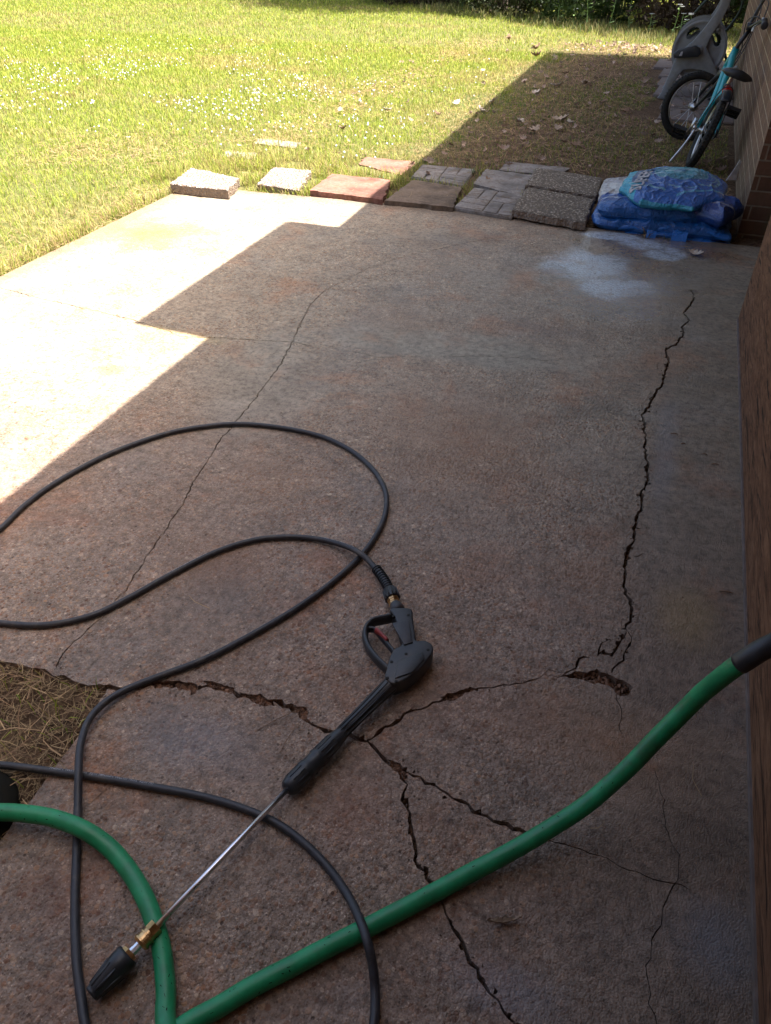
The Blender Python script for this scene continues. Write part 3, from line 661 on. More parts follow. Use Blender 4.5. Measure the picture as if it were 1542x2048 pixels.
blades('paver_edge_grass', x, y, rng.uniform(.04, .085, n), rng.uniform(.002, .004, n), np.where((rng.random(n) < .45)[:, None], straw * t + brown * (1 - t), green * (1 - t) + yel * t), 'longer grass and dry stems growing up around the pavers', 'grass', 1.3)
# straw and pine needles lying flat
def needles(name, X, Y, z, L, w, col, label, cat):
    n = len(X); a = rng.uniform(0, math.pi, n); d = np.stack([np.cos(a), np.sin(a), rng.normal(size=n) * .12], 1) * L[:, None] * .5
    s = np.stack([-np.sin(a), np.cos(a), np.zeros(n)], 1) * w[:, None] * .5; bow = np.stack([-np.sin(a), np.cos(a), np.abs(rng.normal(size=n)) * .6], 1) * (L * rng.normal(size=n) * .08)[:, None]
    P = np.stack([X, Y, z], 1); V = np.stack([P - d - s, P - d + s, P + bow - s, P + bow + s, P + d - s * .4, P + d + s * .4], 1)
    V[:, :, 2] = np.maximum(V[:, :, 2], (z - .006)[:, None])
    b0 = (np.arange(n) * 6)[:, None]; F = np.vstack([b0 + np.array([0, 1, 3, 2]), b0 + np.array([2, 3, 5, 4])])
    o = mesh(name, V.reshape(-1, 3), F, M['dry'], col=np.repeat(col, 6, 0)); return tag(o, label, cat, kind='stuff')
x, y = scatter(60000, -4.2, .4, .35, 11.5); k0 = in_view(x, y, 60) & free(x, y) & ~inpavers(x, y)
wgt = sst(-2.0, -1.3, x) * (y > 3.9) * .75 + np.exp(-((x + 2.75) / .25) ** 2) * .9 + np.exp(-((y - 4.5) / .45) ** 2) * .8 + ((y < .8) & (x > -2.2)) * 1.0 + .05
k0 &= rng.random(len(x)) < wgt; x, y = x[k0], y[k0]; n = len(x); t = rng.random(n)[:, None]
needles('dry_straw', x, y, gz + rng.uniform(.004, .03, n), rng.uniform(.03, .11, n), rng.uniform(.0014, .0028, n) * (1 + .2 * np.clip(y - 3, 0, 8)), (np.array([.50, .34, .18]) * (1 - t) + np.array([.20, .11, .06]) * t) * rng.uniform(.7, 1.3, (n, 1)), 'dry brown pine straw and dead grass littering the dirt', 'pine straw')
x, y = scatter(16000, -2.2, -.8, -.1, .76); k0 = in_view(x, y, 60) & free(x, y); x, y = x[k0], y[k0]; n = len(x); t = rng.random(n)[:, None]
needles('matted_straw', x, y, -.014 + rng.uniform(0, .018, n), rng.uniform(.01, .06, n), rng.uniform(.0006, .0016, n), (np.array([.46, .33, .17]) * (1 - t) + np.array([.17, .105, .06]) * t) * rng.uniform(.6, 1.3, (n, 1)), 'matted brown straw filling the notch at the left of the patio', 'pine straw')
# bits of straw blown on the slab and pavers
x, y = scatter(520, -2.6, .33, .3, 4.5); wq = rng.random(len(x)) < (.04 + .9 * (y > 3.85) * (x < -.3) + .1 * np.exp(-((x + 2.6) / .2) ** 2) + .18 * (y < .9) * (x < -.6)); x, y = x[wq], y[wq]; n = len(x)
needles('straw_bits', x, y, np.where(y > 3.98, .052, .004) + rng.uniform(0, .004, n), rng.uniform(.02, .09, n), rng.uniform(.0012, .0022, n), np.array([.33, .23, .13]) * rng.uniform(.5, 1.3, (n, 1)), 'loose straw bits scattered on the concrete and pavers', 'straw')

# clover flowers
def puffs(name, X, Y, z, r, mat, label, cat):
    ph = (1 + 5 ** .5) / 2; ico = np.array([(-1, ph, 0), (1, ph, 0), (-1, -ph, 0), (1, -ph, 0), (0, -1, ph), (0, 1, ph), (0, -1, -ph), (0, 1, -ph), (ph, 0, -1), (ph, 0, 1), (-ph, 0, -1), (-ph, 0, 1)]) / 1.9
    fi = np.array([(0, 11, 5), (0, 5, 1), (0, 1, 7), (0, 7, 10), (0, 10, 11), (1, 5, 9), (5, 11, 4), (11, 10, 2), (10, 7, 6), (7, 1, 8), (3, 9, 4), (3, 4, 2), (3, 2, 6), (3, 6, 8), (3, 8, 9), (4, 9, 5), (2, 4, 11), (6, 2, 10), (8, 6, 7), (9, 8, 1)])
    n = len(X); V = np.stack([X, Y, z], 1)[:, None] + ico[None] * r[:, None, None] * rng.uniform(.8, 1.25, (n, 12, 1))
    F = (fi[None] + (np.arange(n) * 12)[:, None, None]).reshape(-1, 3)
    return tag(mesh(name, V.reshape(-1, 3), F, mat), label, cat, kind='stuff')
x, y = scatter(13000, -9, -1.8, 4.6, 10.5)
dn = fbm(x * 1.6, y * 1.6, 3); c0 = np.exp(-(((x + 4.6) / 2.2) ** 2 + ((y - 6.7 + (x + 4.6) * .25) / 1.0) ** 2)) + .22 * np.exp(-(((x + 5.5) / 3) ** 2 + ((y - 8.6) / 1.1) ** 2))
kk = rng.random(len(x)) < c0 * sst(.35, .6, dn) * .75; x, y = x[kk], y[kk]
puffs('clover_flowers', x, y, gz + rng.uniform(.02, .05, len(x)), rng.uniform(.0045, .0085, len(x)), M['petal'], 'white clover flower heads dotting the sunny lawn', 'clover')

# dry leaves: each one its own thing where it shows, a litter mass behind
def leaf_geo(L, curl, lobes=4):
    out = []; n = 14
    for i in range(n + 1):
        t = i / n; w = L * .24 * math.sin(math.pi * min(1, t * 1.02)) ** .7 * (1 + .38 * math.sin(t * lobes * 2 * math.pi)); out.append((t * L - L / 2, max(w, .0015)))
    V = []; F = []
    for x_, w in out:
        for s in (-1, 0, 1): V.append((x_, s * w, curl * L * ((x_ / L) ** 2 * 2 + (abs(s) * w / L) ** 1 * 1.1) + rng.normal() * L * .012))
    for i in range(n):
        for s in (0, 1): a = i * 3 + s; F.append((a, a + 3, a + 4, a + 1))
    return np.array(V), F
mdl = [m_plain('dry_leaf_a', (.36, .27, .19), .8), m_plain('dry_leaf_b', (.23, .14, .085), .8), m_plain('dry_leaf_c', (.50, .42, .34), .8)]
def leaf(px, py, L, mi, lab, grp, z=-.005, curl=.35, rot=None):
    Vv, Ff = leaf_geo(L, curl); p = G(px, py, z); o = mesh('dry_leaf', Vv, Ff, mdl[mi], smooth=True)
    o.location = p; o.rotation_euler = (rng.uniform(-.4, .4), rng.uniform(-.3, .3), rng.uniform(0, 6.3) if rot is None else rot)
    s = o.modifiers.new('thick', 'SOLIDIFY'); s.thickness = .0012
    return tag(o, lab, 'leaf', grp)
for (px, py, L_, mi, lb) in ((1075,187,.13,2,'pale dry oak leaf on the shaded dirt, nearest the shade edge'), (1115,172,.13,2,'pale dry oak leaf in the shaded dirt, right of another pale one'), (1040,244,.10,2,'small rounded pale leaf low in the shade above the pavers'),
        (1068,262,.12,0,'tan dry leaf lying flat above the block patterned paver'), (1122,240,.14,0,'largest tan leaf of the loose cluster in the middle of the shaded dirt'), (1140,247,.10,2,'small pale leaf at the right of the middle cluster'),
        (1118,258,.09,0,'small curled leaf just below the middle cluster'), (1250,223,.10,1,'brown leaf near the left side of the bicycle front wheel'), (1170,168,.15,0,'long tan leaf near the top of the shaded dirt'), (1150,290,.09,1,'brown curled leaf just behind the pebbled pavers'),
        (1130,147,.09,1,'brown leaf in the upper shaded dirt, far from the wall'), (1205,205,.09,1,'brown curled leaf in the middle of the shaded dirt toward the bicycle')):
    leaf(px, py, L_, mi, lb, 'dry leaves on the shaded dirt', curl=.5)
for (px, py, lb) in ((912,208,'bright bleached leaf on sunlit grass, left of the shade edge'), (985,205,'pale leaf half across the shade edge line'), (963,222,'pale leaf touching the shade edge, lower of the pair'), (775,222,'pale leaf alone in the sunny lawn above the brown paver')): leaf(px, py, .09, 2, lb, 'dry leaves on the sunny lawn', curl=.6)
for (px, py, lb) in ((1018,80,'dark curled leaf sticking up in the bright far grass'), (1072,98,'dark leaf in bright grass touching the tip of the shade'), (1074,112,'dark twiggy leaf at the shade edge near its far corner')): leaf(px, py, .13, 1, lb, 'dark leaves in the far grass', z=.01, curl=.9)
def litter(x, y, z, L_, col):
    V = []; F = []; cc = []
    for i in range(len(x)):
        vv, ff = leaf_geo(L_[i], rng.uniform(.2, .9)); vv = vv[::1]; e_ = Matrix.Rotation(rng.uniform(0, 6.3), 3, 'Z') @ Matrix.Rotation(rng.normal() * .6, 3, 'X') @ Matrix.Rotation(rng.normal() * .3, 3, 'Y')
        vv = vv @ np.array(e_).T; n0 = len(V); V.extend((vv + (x[i], y[i], z[i])).tolist()); F.extend([tuple(q + n0 for q in f) for f in ff]); cc.extend([col[i]] * len(vv))
    return V, F, np.array(cc)
x1, y1 = scatter(260, -1.6, .3, 4.6, 10.9); x2 = rng.normal(-.75, .42, 240); y2 = rng.normal(11.3, .28, 240); x3, y3 = scatter(60, -4, -1.5, 4.5, 11)
x = np.concatenate([x1, x2, x3]); y = np.concatenate([y1, y2, y3]); n = len(x); t = rng.random((n, 1))
V, F, cc = litter(x, y, np.full(n, gz + .02), rng.uniform(.02, .075, n), (np.array([.62, .47, .38]) * t + np.array([.18, .11, .07]) * (1 - t)) * rng.uniform(.7, 1.2, (n, 1)))
tag(mesh('leaf_litter', V, F, M['dry'], col=cc), 'small dry leaves and bark littering the dirt and the sunlit pile beyond', 'leaf litter', kind='stuff')
leaf(685, 258, .07, 1, 'small dark dry leaf in the sunny grass behind the small red paver', None, z=.01, curl=.8)
leaf(1005, 1842, .048, 0, 'small curled brown leaf on the concrete below the green hose', None, z=.006, curl=.2, rot=R(28)).scale = (1.15, .38, 2.2)
leaf(1392, 508, .07, 2, 'small dry sprig on the wet concrete in front of the bags', None, z=.006, curl=.5)
# chips and debris on the slab
def bits(name, pts, label):
    for (px, py, L, a) in pts:
        p = G(px, py, .002); b = MB(); d = np.array([math.cos(a), math.sin(a), .05])
        b.tube(spl([p - d * L / 2, p + (0, 0, .003), p + d * L / 2 + (0.002, .001, 0)], 4), np.array([.4, .7, 1, 1.1, 1, 1.1, .9, .6, .3]) * (.0018 if L < .04 else .0007), 6)
        tag(b.build(name, mdl[1], loc=tuple(p)), label, 'twig', 'twigs and bark bits on the slab')
for q, lb in (((1452,1184,.028,0),'dark bark sliver beside the boarded wall above the green hose'), ((1348,868,.02,0),'dark sliver right of the long crack, farthest of three'), ((1366,888,.012,0),'tiny dark crumb between two slivers right of the long crack'),
              ((1430,929,.02,0),'dark sliver close to the boarded wall, mid patio'), ((1408,909,.014,0),'thin dark sliver left of the one close to the wall')): bits('twig', [q], lb)
bits('twig', [(555,1440,.1,.9)], 'thin curved dark stem on the slab left of the wand grip')
bits('twig', [(578,1475,.07,1.5)], 'short straight dark stem nearest the wand grip')
bits('twig', [(228,1565,.1,1.25)], 'thin dark stem lying across the black hose at left')

# ------------------------------------------------------------ bushes, tall weeds, trees
def leafcloud(cx, cy, z0, z1, rx, ry, n, size, c1, c2, fill=.5):
    u = rng.normal(size=(n, 3)); u /= np.linalg.norm(u, axis=1)[:, None]; rad = rng.uniform(fill, 1, n) ** .6
    P = u * rad[:, None]; lump = 1 + .35 * (fbm(u[:, 0] * 2 + cx + 5, u[:, 1] * 2 + u[:, 2] * 2 + cy + 5, 3) - .5) * 2
    P = P * lump[:, None]
    P = np.stack([cx + P[:, 0] * rx, cy + P[:, 1] * ry, (z0 + z1) / 2 + P[:, 2] * (z1 - z0) / 2], 1); P[:, 2] = np.maximum(P[:, 2], max(z0, -.02) + .01 * rng.random(n))
    a = rng.normal(size=(n, 3)); a /= np.linalg.norm(a, axis=1)[:, None]; b_ = np.cross(a, rng.normal(size=(n, 3))); b_ /= np.linalg.norm(b_, axis=1)[:, None]
    s = size * rng.uniform(.6, 1.4, n)[:, None]
    V = np.stack([P - a * s, P + b_ * s * .38, P + a * s, P - b_ * s * .38], 1).reshape(-1, 3); F = (np.arange(n) * 4)[:, None] + np.arange(4)
    t = np.clip(rng.random(n) * .6 + .8 * (fbm(P[:, 0] * 2, P[:, 2] * 2 + P[:, 1], 3) - .3), 0, 1)[:, None]
    return V, F, np.repeat((np.array(c1) * (1 - t) + np.array(c2) * t), 4, 0)
dkg = (.018, .035, .008); mdg = (.06, .10, .02); brn = (.075, .05, .028); brd = (.03, .02, .012)
def shrub(cx, cy, rx, ry, h, n, size, c1, c2, label, cat='shrub', grp='shaded shrubs beyond the lawn', stems=9, name='shrub'):
    e = empty(name, (cx, cy, gz), label, cat, grp)
    V, F, c = leafcloud(cx, cy, gz - h * .1, h, rx, ry, n, size, c1, c2)
    mesh('foliage', V, F, M['leaf'], e, col=c)
    b = MB()
    for i in range(stems):
        a = rng.uniform(0, 6.28); q = rng.uniform(.2, .8); P0 = np.array([cx + math.cos(a) * rx * .25, cy + math.sin(a) * ry * .25, gz]); P1 = np.array([cx + math.cos(a) * rx * q, cy + math.sin(a) * ry * q, h * rng.uniform(.5, .9)])
        b.tube(spl([P0, (P0 + P1) / 2 + rng.normal(size=3) * .05, P1], 4), np.linspace(.018, .006, 9), 6)
    b.build('stems', M['bark'], e)
for a in ((-7.6, 20.4, 2.2, 1.2, 1.5, 5000, .07, brd, brn, 'brown thicket at the far left of the shaded band'),
          (-4.9, 17.0, 1.8, 1.1, 1.5, 6500, .06, dkg, brn, 'dark brownish shrub behind the sunny grass, second from left'),
          (-3.3, 15.3, 1.1, .9, 1.3, 5000, .05, brd, mdg, 'dark shrub straight behind the tall grass fringe'),
          (-1.75, 14.5, 1.0, .9, 1.5, 5500, .05, dkg, mdg, 'deep green shrub behind the tall flowering weeds'),
          (-.35, 13.9, .9, .9, 1.6, 5500, .045, brd, brn, 'brown leafless looking thicket behind the hose reel cart'),
          (1.1, 13.2, 1.0, 1.0, 1.7, 6000, .05, dkg, mdg, 'green shrub beyond the far corner of the house'),
          (-5.6, 19.5, 2.0, 1.0, 1.9, 4000, .08, dkg, mdg, 'tall dark shrub in the second row at left'),
          (-2.6, 17.2, 2.0, 1.0, 2.0, 4500, .08, dkg, mdg, 'tall dark shrub in the second row at centre'),
          (.5, 16.2, 2.0, 1.0, 2.0, 4500, .08, dkg, brn, 'tall dark shrub in the second row at right')):
    shrub(*a)
# low green ground plants in front
x, y = scatter(26000, -7, 1.2, 11.6, 19); dl = y - (12.0 + (x + .65) * -.85) ; kk = (dl > -.15) & (dl < 1.6) & (rng.random(len(x)) < sst(.3, .6, fbm(x * 1.3, y * 1.3, 3))); x, y = x[kk], y[kk]; n = len(x)
t = rng.random(n)[:, None]; blades('tall_grass', x, y, rng.uniform(.05, .15, n), rng.uniform(.006, .014, n), (np.array([.09, .15, .03]) * (1 - t) + np.array([.34, .28, .12]) * t), 'tall uncut grass fringe along the foot of the shrubs', 'grass', .8)
def weed(px, py, h, nf, col, label, seed):
    h *= .72
    r0 = random.Random(seed); p = G(px, py + 7, gz); e = empty('tall_weed', tuple(p), label, 'weed', 'tall weeds at the edge of the shrubs')
    st = MB(); top = p + np.array([r0.uniform(-.06, .06), 0, h]); P = spl([p, (p + top) / 2 + (r0.uniform(-.02, .02), 0, 0), top], 5); st.tube(P, np.linspace(.006, .003, len(P)), 6); st.build('stem', M_weed, e)
    lf = MB()
    for i in range(9):
        c = P[int(len(P) * (.15 + .08 * i)) % len(P)]; a = r0.uniform(0, 6.28); d = np.array([math.cos(a), math.sin(a), .3]) * .09; s = np.array([-math.sin(a), math.cos(a), .2]) * .018
        lf.add([c, c + d * .5 - s, c + d, c + d * .5 + s], [(0, 1, 2, 3)])
    lf.build('leaves', M_weed, e)
    for i in range(nf):
        f = MB(); c = top + np.array([r0.uniform(-.05, .05), r0.uniform(-.04, .04), r0.uniform(-.06, .03)]) if i else top
        for q in range(7):
            a = q * .9; d = np.array([math.cos(a), math.sin(a), .35]) * .042; s = np.array([-math.sin(a), math.cos(a), 0]) * .018
            f.add([c, c + d * .6 - s, c + d, c + d * .6 + s, c + d * .5 + (0, 0, .006)], [(0, 1, 4), (1, 2, 4), (2, 3, 4), (3, 0, 4)])
        f.build('flower', col, e)
M_weed = m_plain('weed_green', (.28, .42, .14), .7)
for i, (px, py, h, nf, c, lb) in enumerate(((1142,44,.26,4,'petal','low weed with a round white flower cluster, leftmost'), (1172,48,.55,1,'petal','tall leafy weed with small pale top, left of the white bloom'),
        (1215,50,.6,2,'petal','tall pale weed rising beside the bluish white bloom'), (1224,40,.24,5,'petal','weed carrying the largest bluish white bloom'),
        (1258,50,.5,1,'petal','thin seeding weed behind the dirt, centre'), (1295,58,.3,1,'petal','short stem between the shrubs and leaf pile'),
        (1342,66,.5,2,'petal','tall thin dry stem with tiny pale heads near the hose reel'), (1362,62,.33,1,'petal','stem with one round seed head near the hose reel'),
        (1378,66,.34,3,'petal','white flower cluster just left of the reel drum'), (1115,42,.5,1,'petal','lone dry seeding stem at the left of the weeds'))):
    weed(px, py, h, nf, M[c], lb, i)
def tree(cx, cy, h, cr, z0, n, label):
    e = empty('shade_tree', (cx, cy, gz), label, 'tree', 'trees shading the shrubs')
    b = MB(); P = spl([(cx, cy, gz), (cx + .1, cy, h * .3), (cx - .1, cy + .1, h * .6), (cx, cy, h * .85)], 5); b.tube(P, np.linspace(.2, .06, len(P)), 10)
    for i in range(9):
        a = i * 2.4; s = P[6 + i % 8]; t_ = np.array([cx + math.cos(a) * cr * .7, cy + math.sin(a) * cr * .7, z0 + (h - z0) * rng.uniform(.3, .8)])
        b.tube(spl([s, (s + t_) / 2 + (0, 0, .2), t_], 4), np.linspace(.06, .015, 9), 6)
    b.build('trunk', M['bark'], e, True)
    V, F, c = leafcloud(cx, cy, z0, h, cr, cr, n, .13, (.03, .06, .012), (.08, .13, .03), .25); mesh('crown', V, F, M['leaf'], e, col=c)
for a in ((-6.2, 21.5, 11, 3.6, 5.5, 12000, 'broadleaf tree beyond the shrubs at far left'), (-2.6, 18.6, 11, 3.4, 6.4, 13000, 'broadleaf tree standing behind the middle shrubs'),
          (4.2, 16.0, 11, 3.4, 5.0, 13000, 'broadleaf tree beyond the house corner'), (-4.6, 25.5, 12, 3.8, 5.5, 9000, 'tall tree in the back row at centre'),
          (-11.5, 25, 11, 3.6, 3.0, 9000, 'tree beyond the far left of the lawn'), (-16, 18, 11, 3.6, 2.5, 9000, 'tree past the left side of the lawn')):
    tree(*a)

# ------------------------------------------------------------ softener-salt style bags
def bagmesh(cx, cy, z0, w, d, h, ang, seed, n=90, wr=.012, ex=3.2, octo=0, dz=None, sq=2.4):
    """closed pillow: top and bottom sheets over a rounded rectangle, with creases"""
    V = []; uv = []; F = []; ca, sa = math.cos(ang), math.sin(ang)
    for side in (1, -1):
        for j in range(n + 1):
            for i in range(n + 1):
                a, b_ = i / n * 2 - 1, j / n * 2 - 1
                a = math.copysign(abs(a) ** .8, a); b_ = math.copysign(abs(b_) ** .8, b_)
                # square to squircle
                k = (max(abs(a), abs(b_), (abs(a) + abs(b_)) / octo) if octo else (abs(a) ** 9 + abs(b_) ** 9) ** (1 / 9)) or 1; m_ = max(abs(a), abs(b_)); s = m_ / k if k else 1
                x = a * s; y = b_ * s; e = max(0., 1 - m_ ** ex) ** (1 / sq)
                wx, wy = x * w / 2, y * d / 2
                p = Vector((wx * 7 + seed, wy * 7, side * 3))
                cr = 1 - abs(noise.noise(p)) * 2.2; cr = max(0, cr) ** 6 * 1.3 - .2
                cr2 = 1 - abs(noise.noise(p * 2.3 + Vector((5, 1, 0)))) * 2.4; cr2 = max(0, cr2) ** 5 * 1.5
                q = noise.noise(p * .5)
                z = (h * (.5 + .5 * side * e)) + side * e ** .5 * (wr * (cr + .5 * cr2) + .014 * q) 
                rimw = (1 - e) * .012 * noise.noise(Vector((wx * 14, wy * 14, seed)))
                if side < 0: z = max(z, h * .5 - h * .5 * e)
                X_ = wx * (1 + rimw * 3) + .012 * noise.noise(Vector((wy * 9, seed, 1))); Y_ = wy * (1 + rimw * 3) + .014 * noise.noise(Vector((wx * 9, seed, 7)))
                if dz: z += dz(x, y) * (1 if side > 0 else .8)
                V.append((cx + X_ * ca - Y_ * sa, cy + X_ * sa + Y_ * ca, z0 + z)); uv.append((x, y, side))
    o = (n + 1) ** 2; I = lambda s, i, j: s * o + j * (n + 1) + i
    for s in (0, 1):
        for j in range(n):
            for i in range(n):
                f = (I(s, i, j), I(s, i + 1, j), I(s, i + 1, j + 1), I(s, i, j + 1)); F.append(f if s == 0 else f[::-1])
    return np.array(V), F, np.array(uv)
def m_bag(name):
    k = NT(name); a = k.n('ShaderNodeVertexColor', layer_name='Col'); v = k.coord()
    h = k.noise(v, 26, 5, .6, .6); h2 = k.noise(v, 90, 3, .6)
    c = k.mix(k.math('MULTIPLY', k.rng(k.noise(v, 14, 6, .7), .5, .7), .14), a.outputs[0], (.10, .09, .085))
    return k.set(c, k.rng(h2, .3, .7, .28, .45), 0, .5, k.bump(k.math('ADD', k.math('ABSOLUTE', k.math('SUBTRACT', h, .5)), k.math('MULTIPLY', h2, .15)), 1.0, .03))
M['bag'] = m_bag('printed_plastic_bag'); M['bag'].node_tree.nodes['Principled BSDF'].inputs['Coat Weight'].default_value = .5; M['bag'].node_tree.nodes['Principled BSDF'].inputs['Coat Roughness'].default_value = .15
white = np.array([.46, .45, .46]); navy = np.array([.004, .06, .30]); blue = np.array([.004, .13, .46]); teal = np.array([.015, .36, .52]); pale = np.array([.16, .40, .55])
def text_on(body, string, size, M4, mat, parent, name='lettering', squash=1.0, off=.0045, wgt=.003):
    cu = bpy.data.curves.new('t', 'FONT'); cu.body = string; cu.size = size; cu.align_x = 'CENTER'; cu.align_y = 'CENTER'; cu.resolution_u = 3; cu.offset = wgt
    o = bpy.data.objects.new('t', cu); C.objects.link(o); dg = bpy.context.evaluated_depsgraph_get(); me = bpy.data.meshes.new_from_object(o.evaluated_get(dg)); bpy.data.objects.remove(o)
    bm = bmesh.new(); bm.from_mesh(me)
    for _ in range(2): bmesh.ops.subdivide_edges(bm, edges=[e for e in bm.edges if e.calc_length() > size * .12], cuts=1)
    bmesh.ops.triangulate(bm, faces=bm.faces)
    VV = [M4 @ Vector((v.co.x, v.co.y * squash, 0)) for v in bm.verts]; FF = [tuple(v.index for v in f.verts) for f in bm.faces]; bm.free()
    bv = BVHTree.FromPolygons([tuple(v) for v in body[0]], body[1]); out = []
    for v in VV:
        h = bv.ray_cast(Vector((v.x, v.y, 2)), Vector((0, 0, -1))); out.append((v.x, v.y, (h[0].z if h[0] else v.z) + off))
    return mesh(name, out, FF, mat, parent)
zb = gz
b_low = empty('salt_bag', (.03, 4.24, gz), 'white and dark blue plastic bag in the middle of the pile, pale left side showing', 'bag', 'folded plastic bags beside the wall')
V, F, uv = bagmesh(-.012, 4.245, gz + .062, .64, .58, .092, R(4), 2.1, 120, .007, 8, sq=2.6)
u, v_ = uv[:, 0], uv[:, 1]
col = np.where((v_ > -.40)[:, None] & (uv[:, 2] > 0)[:, None], white, navy); col = np.where((np.abs(v_ + .45 + .05 * np.sin(u * 5)) < .012)[:, None], blue * 1.3, col)
col = np.where((np.abs(v_ + .62 + .03 * np.sin(u * 6)) < .022)[:, None] & (u < .1)[:, None], np.array([.32, .38, .5]), col)
col = np.where(((uv[:, 2] < 0) | (v_ < -.8))[:, None], blue * .8, col)
mesh('body', V, F, M['bag'], b_low, True, col=col)
b_bot = empty('salt_bag', (.0, 4.22, gz), 'plain blue plastic bag at the very bottom of the pile, flaps over the edge', 'bag', 'folded plastic bags beside the wall')
Vb, Fb, ub = bagmesh(.0, 4.215, gz, .665, .56, .088, R(1), 5.4, 90, .009, 8, sq=2.2); cb_ = np.tile(blue * .8, (len(Vb), 1)); cb_[np.abs(ub[:, 1] + .7 + .05 * np.sin(ub[:, 0] * 8)) < .03] = navy; mesh('body', Vb, Fb, M['bag'], b_bot, True, col=cb_)
# the folds of plastic hanging down the front
b_low = b_bot
for i, (yy, z, w, x0, dd) in enumerate(((3.965, .028, .62, .02, .05), (3.945, -.008, .56, .06, .045))):
    b = MB(); xs = np.linspace(-w / 2, w / 2, 40) + x0
    P = np.array([(x, yy + .012 * math.sin(x * 17 + i * 2) + .02 * abs(x - x0), z + .010 * math.sin(x * 11 + i) + .006 * math.sin(x * 37)) for x in xs]); b.tube(P, .019 + .005 * np.sin(xs * 23 + i), 12, flat=(.75, 1.5))
    mesh('fold', b.V, b.F, M['bag'], b_low, True, col=np.tile(blue * (.9 if i else 1.1), (len(b.V), 1)))
for (x0, w, zz) in ((-.03, .045, 0), (.10, .07, .01)):
    b = MB(); n = 6; Vt = []
    for j in range(n):
        for i in range(4): Vt.append((x0 + w * (i / 3 - .5), 3.925 - .03 * math.sin(j / 5 * 1.7) - .01, zz + .03 - .012 * j + .003 * math.sin(i * 2.)))
    mesh('flap', Vt, [(j * 4 + i, j * 4 + i + 1, j * 4 + i + 5, j * 4 + i + 4) for j in range(n - 1) for i in range(3)], M['bag'], b_low, True, col=np.tile(blue * 1.25, (len(Vt), 1)))
b_up = empty('salt_bag', (.07, 4.27, .10), 'crumpled teal and blue plastic bag with white lettering on top of the pile', 'bag', 'folded plastic bags beside the wall')
cx, cy = .025, 4.215; ang = R(-4)
bump_dz = lambda x, y: .026 * math.exp(-((x - .12) ** 2 / .32 + (y - .25) ** 2 / .45)) - .03 * max(0, -y - .55)
body = bagmesh(cx, cy, .108, .50, .57, .085, ang, 7.7, 170, .0065, 3.6, octo=1.48, dz=bump_dz)
V, F, uv = body; u, v_ = uv[:, 0], uv[:, 1]
ru = (u - .06) / .62; rv = (v_ - .28) / .52; rr_ = np.hypot(ru, rv) + .03 * np.sin(6 * np.arctan2(rv, ru))
col = np.tile(np.array([.005, .11, .42]), (len(V), 1))
col[(u < -.62) | (v_ > .72)] = teal
band = (u > -.82) & (u < -.5) & (v_ > -.35) & (v_ < .8); col[band] = np.array([.03, .09, .22])
col[(rr_ < .86)] = np.array([.04, .24, .34])
for r0 in (.60, .72, .84, .97, 1.10): col[(np.abs(rr_ - r0) < .018) & (v_ > .0)] = pale * .8
col[rr_ < .52] = np.array([.09, .36, .44]); col[(rr_ < .24)] = np.array([.02, .16, .30]); col[(np.abs(rr_ - .25) < .02)] = pale * .7
spk = fbm(u * 24, v_ * 24, 3); col[(rr_ < .86) & (spk > .64) & (v_ < .3)] = pale
ln = np.abs(v_ + .60 + .22 * (u + .1)) < .028; col[ln & (u > -.75) & (u < -.1)] = pale * .8
ln = np.abs(v_ + .66 - .62 * (u - .25)) < .04; col[ln & (u > .15) & (u < .95)] = np.array([.07, .32, .50])
ln = np.abs(np.hypot(u - .5, v_ - .1) - .33) < .03; col[ln & (u > .45)] = pale * .7
ln = np.abs(v_ + .42 + .05 * np.sin(u * 9)) < .018; col[ln & (u > -.1) & (u < .45)] = pale * .9
col[v_ < -.965] = teal * .8; col[uv[:, 2] < 0] = teal * .6
mesh('body', V, F, M['bag'], b_up, True, col=col)
g = G(1284, 356, .205); M4 = Matrix.Translation((g[0], g[1], 0)) @ Matrix.Rotation(R(83), 4, 'Z')
text_on(body, 'SUPER', .104, M4, M['print'], b_up, squash=.72)
b_r = empty('salt_bag', (.33, 4.05, .06), 'small rolled dark blue bag end with white lettering, against the brick corner', 'bag', 'folded plastic bags beside the wall')
body = bagmesh(.245, 4.07, .045, .19, .26, .12, R(-24), 3.3, 60, .010, 2.4, sq=2)
V, F, uv = body; u, v_ = uv[:, 0], uv[:, 1]; col = np.tile(navy * .8, (len(V), 1)); col[np.abs(v_ + .45 - .5 * u) < .05] = np.array([.25, .28, .38]); col[(u < -.1) & (v_ > -.1) & (spk[:len(u)] > .42)] = np.array([.05, .08, .2])
mesh('body', V, F, M['bag'], b_r, True, col=col)
g = G(1442, 391, .16); M4 = Matrix.Translation((g[0], g[1], 0)) @ Matrix.Rotation(R(68), 4, 'Z'); text_on(body, 'SU', .085, M4, M['print'], b_r, squash=.75)
def tex_band(): pass
# soil ledge plants by the bags
def sprig(px, py, n, h, colr, label, seed, name='weed', cat='weed', grp=None):
    r0 = random.Random(seed); p = G(px, py, gz); e = empty(name, tuple(p), label, cat, grp); b = MB(); c = []
    for i in range(n):
        a = r0.uniform(0, 6.28); L = h * r0.uniform(.5, 1.1); d = np.array([math.cos(a) * .5, math.sin(a) * .5, 1]) * L; s = np.array([-math.sin(a), math.cos(a), 0]) * h * .035; q = p + np.array([r0.uniform(-.02, .02), r0.uniform(-.02, .02), 0])
        b.add([q - s * .5, q + s * .5, q + d * .6 + s, q + d * .6 - s, q + d + np.array([math.cos(a), math.sin(a), -.5]) * L * .3], [(0, 1, 2, 3), (3, 2, 4)])
    b.build('blades', M[colr], e); return e
M['gsprig'] = m_plain('weed_blade', (.07, .12, .03), .7); M['dsprig'] = m_plain('dry_blade', (.28, .2, .1), .8)
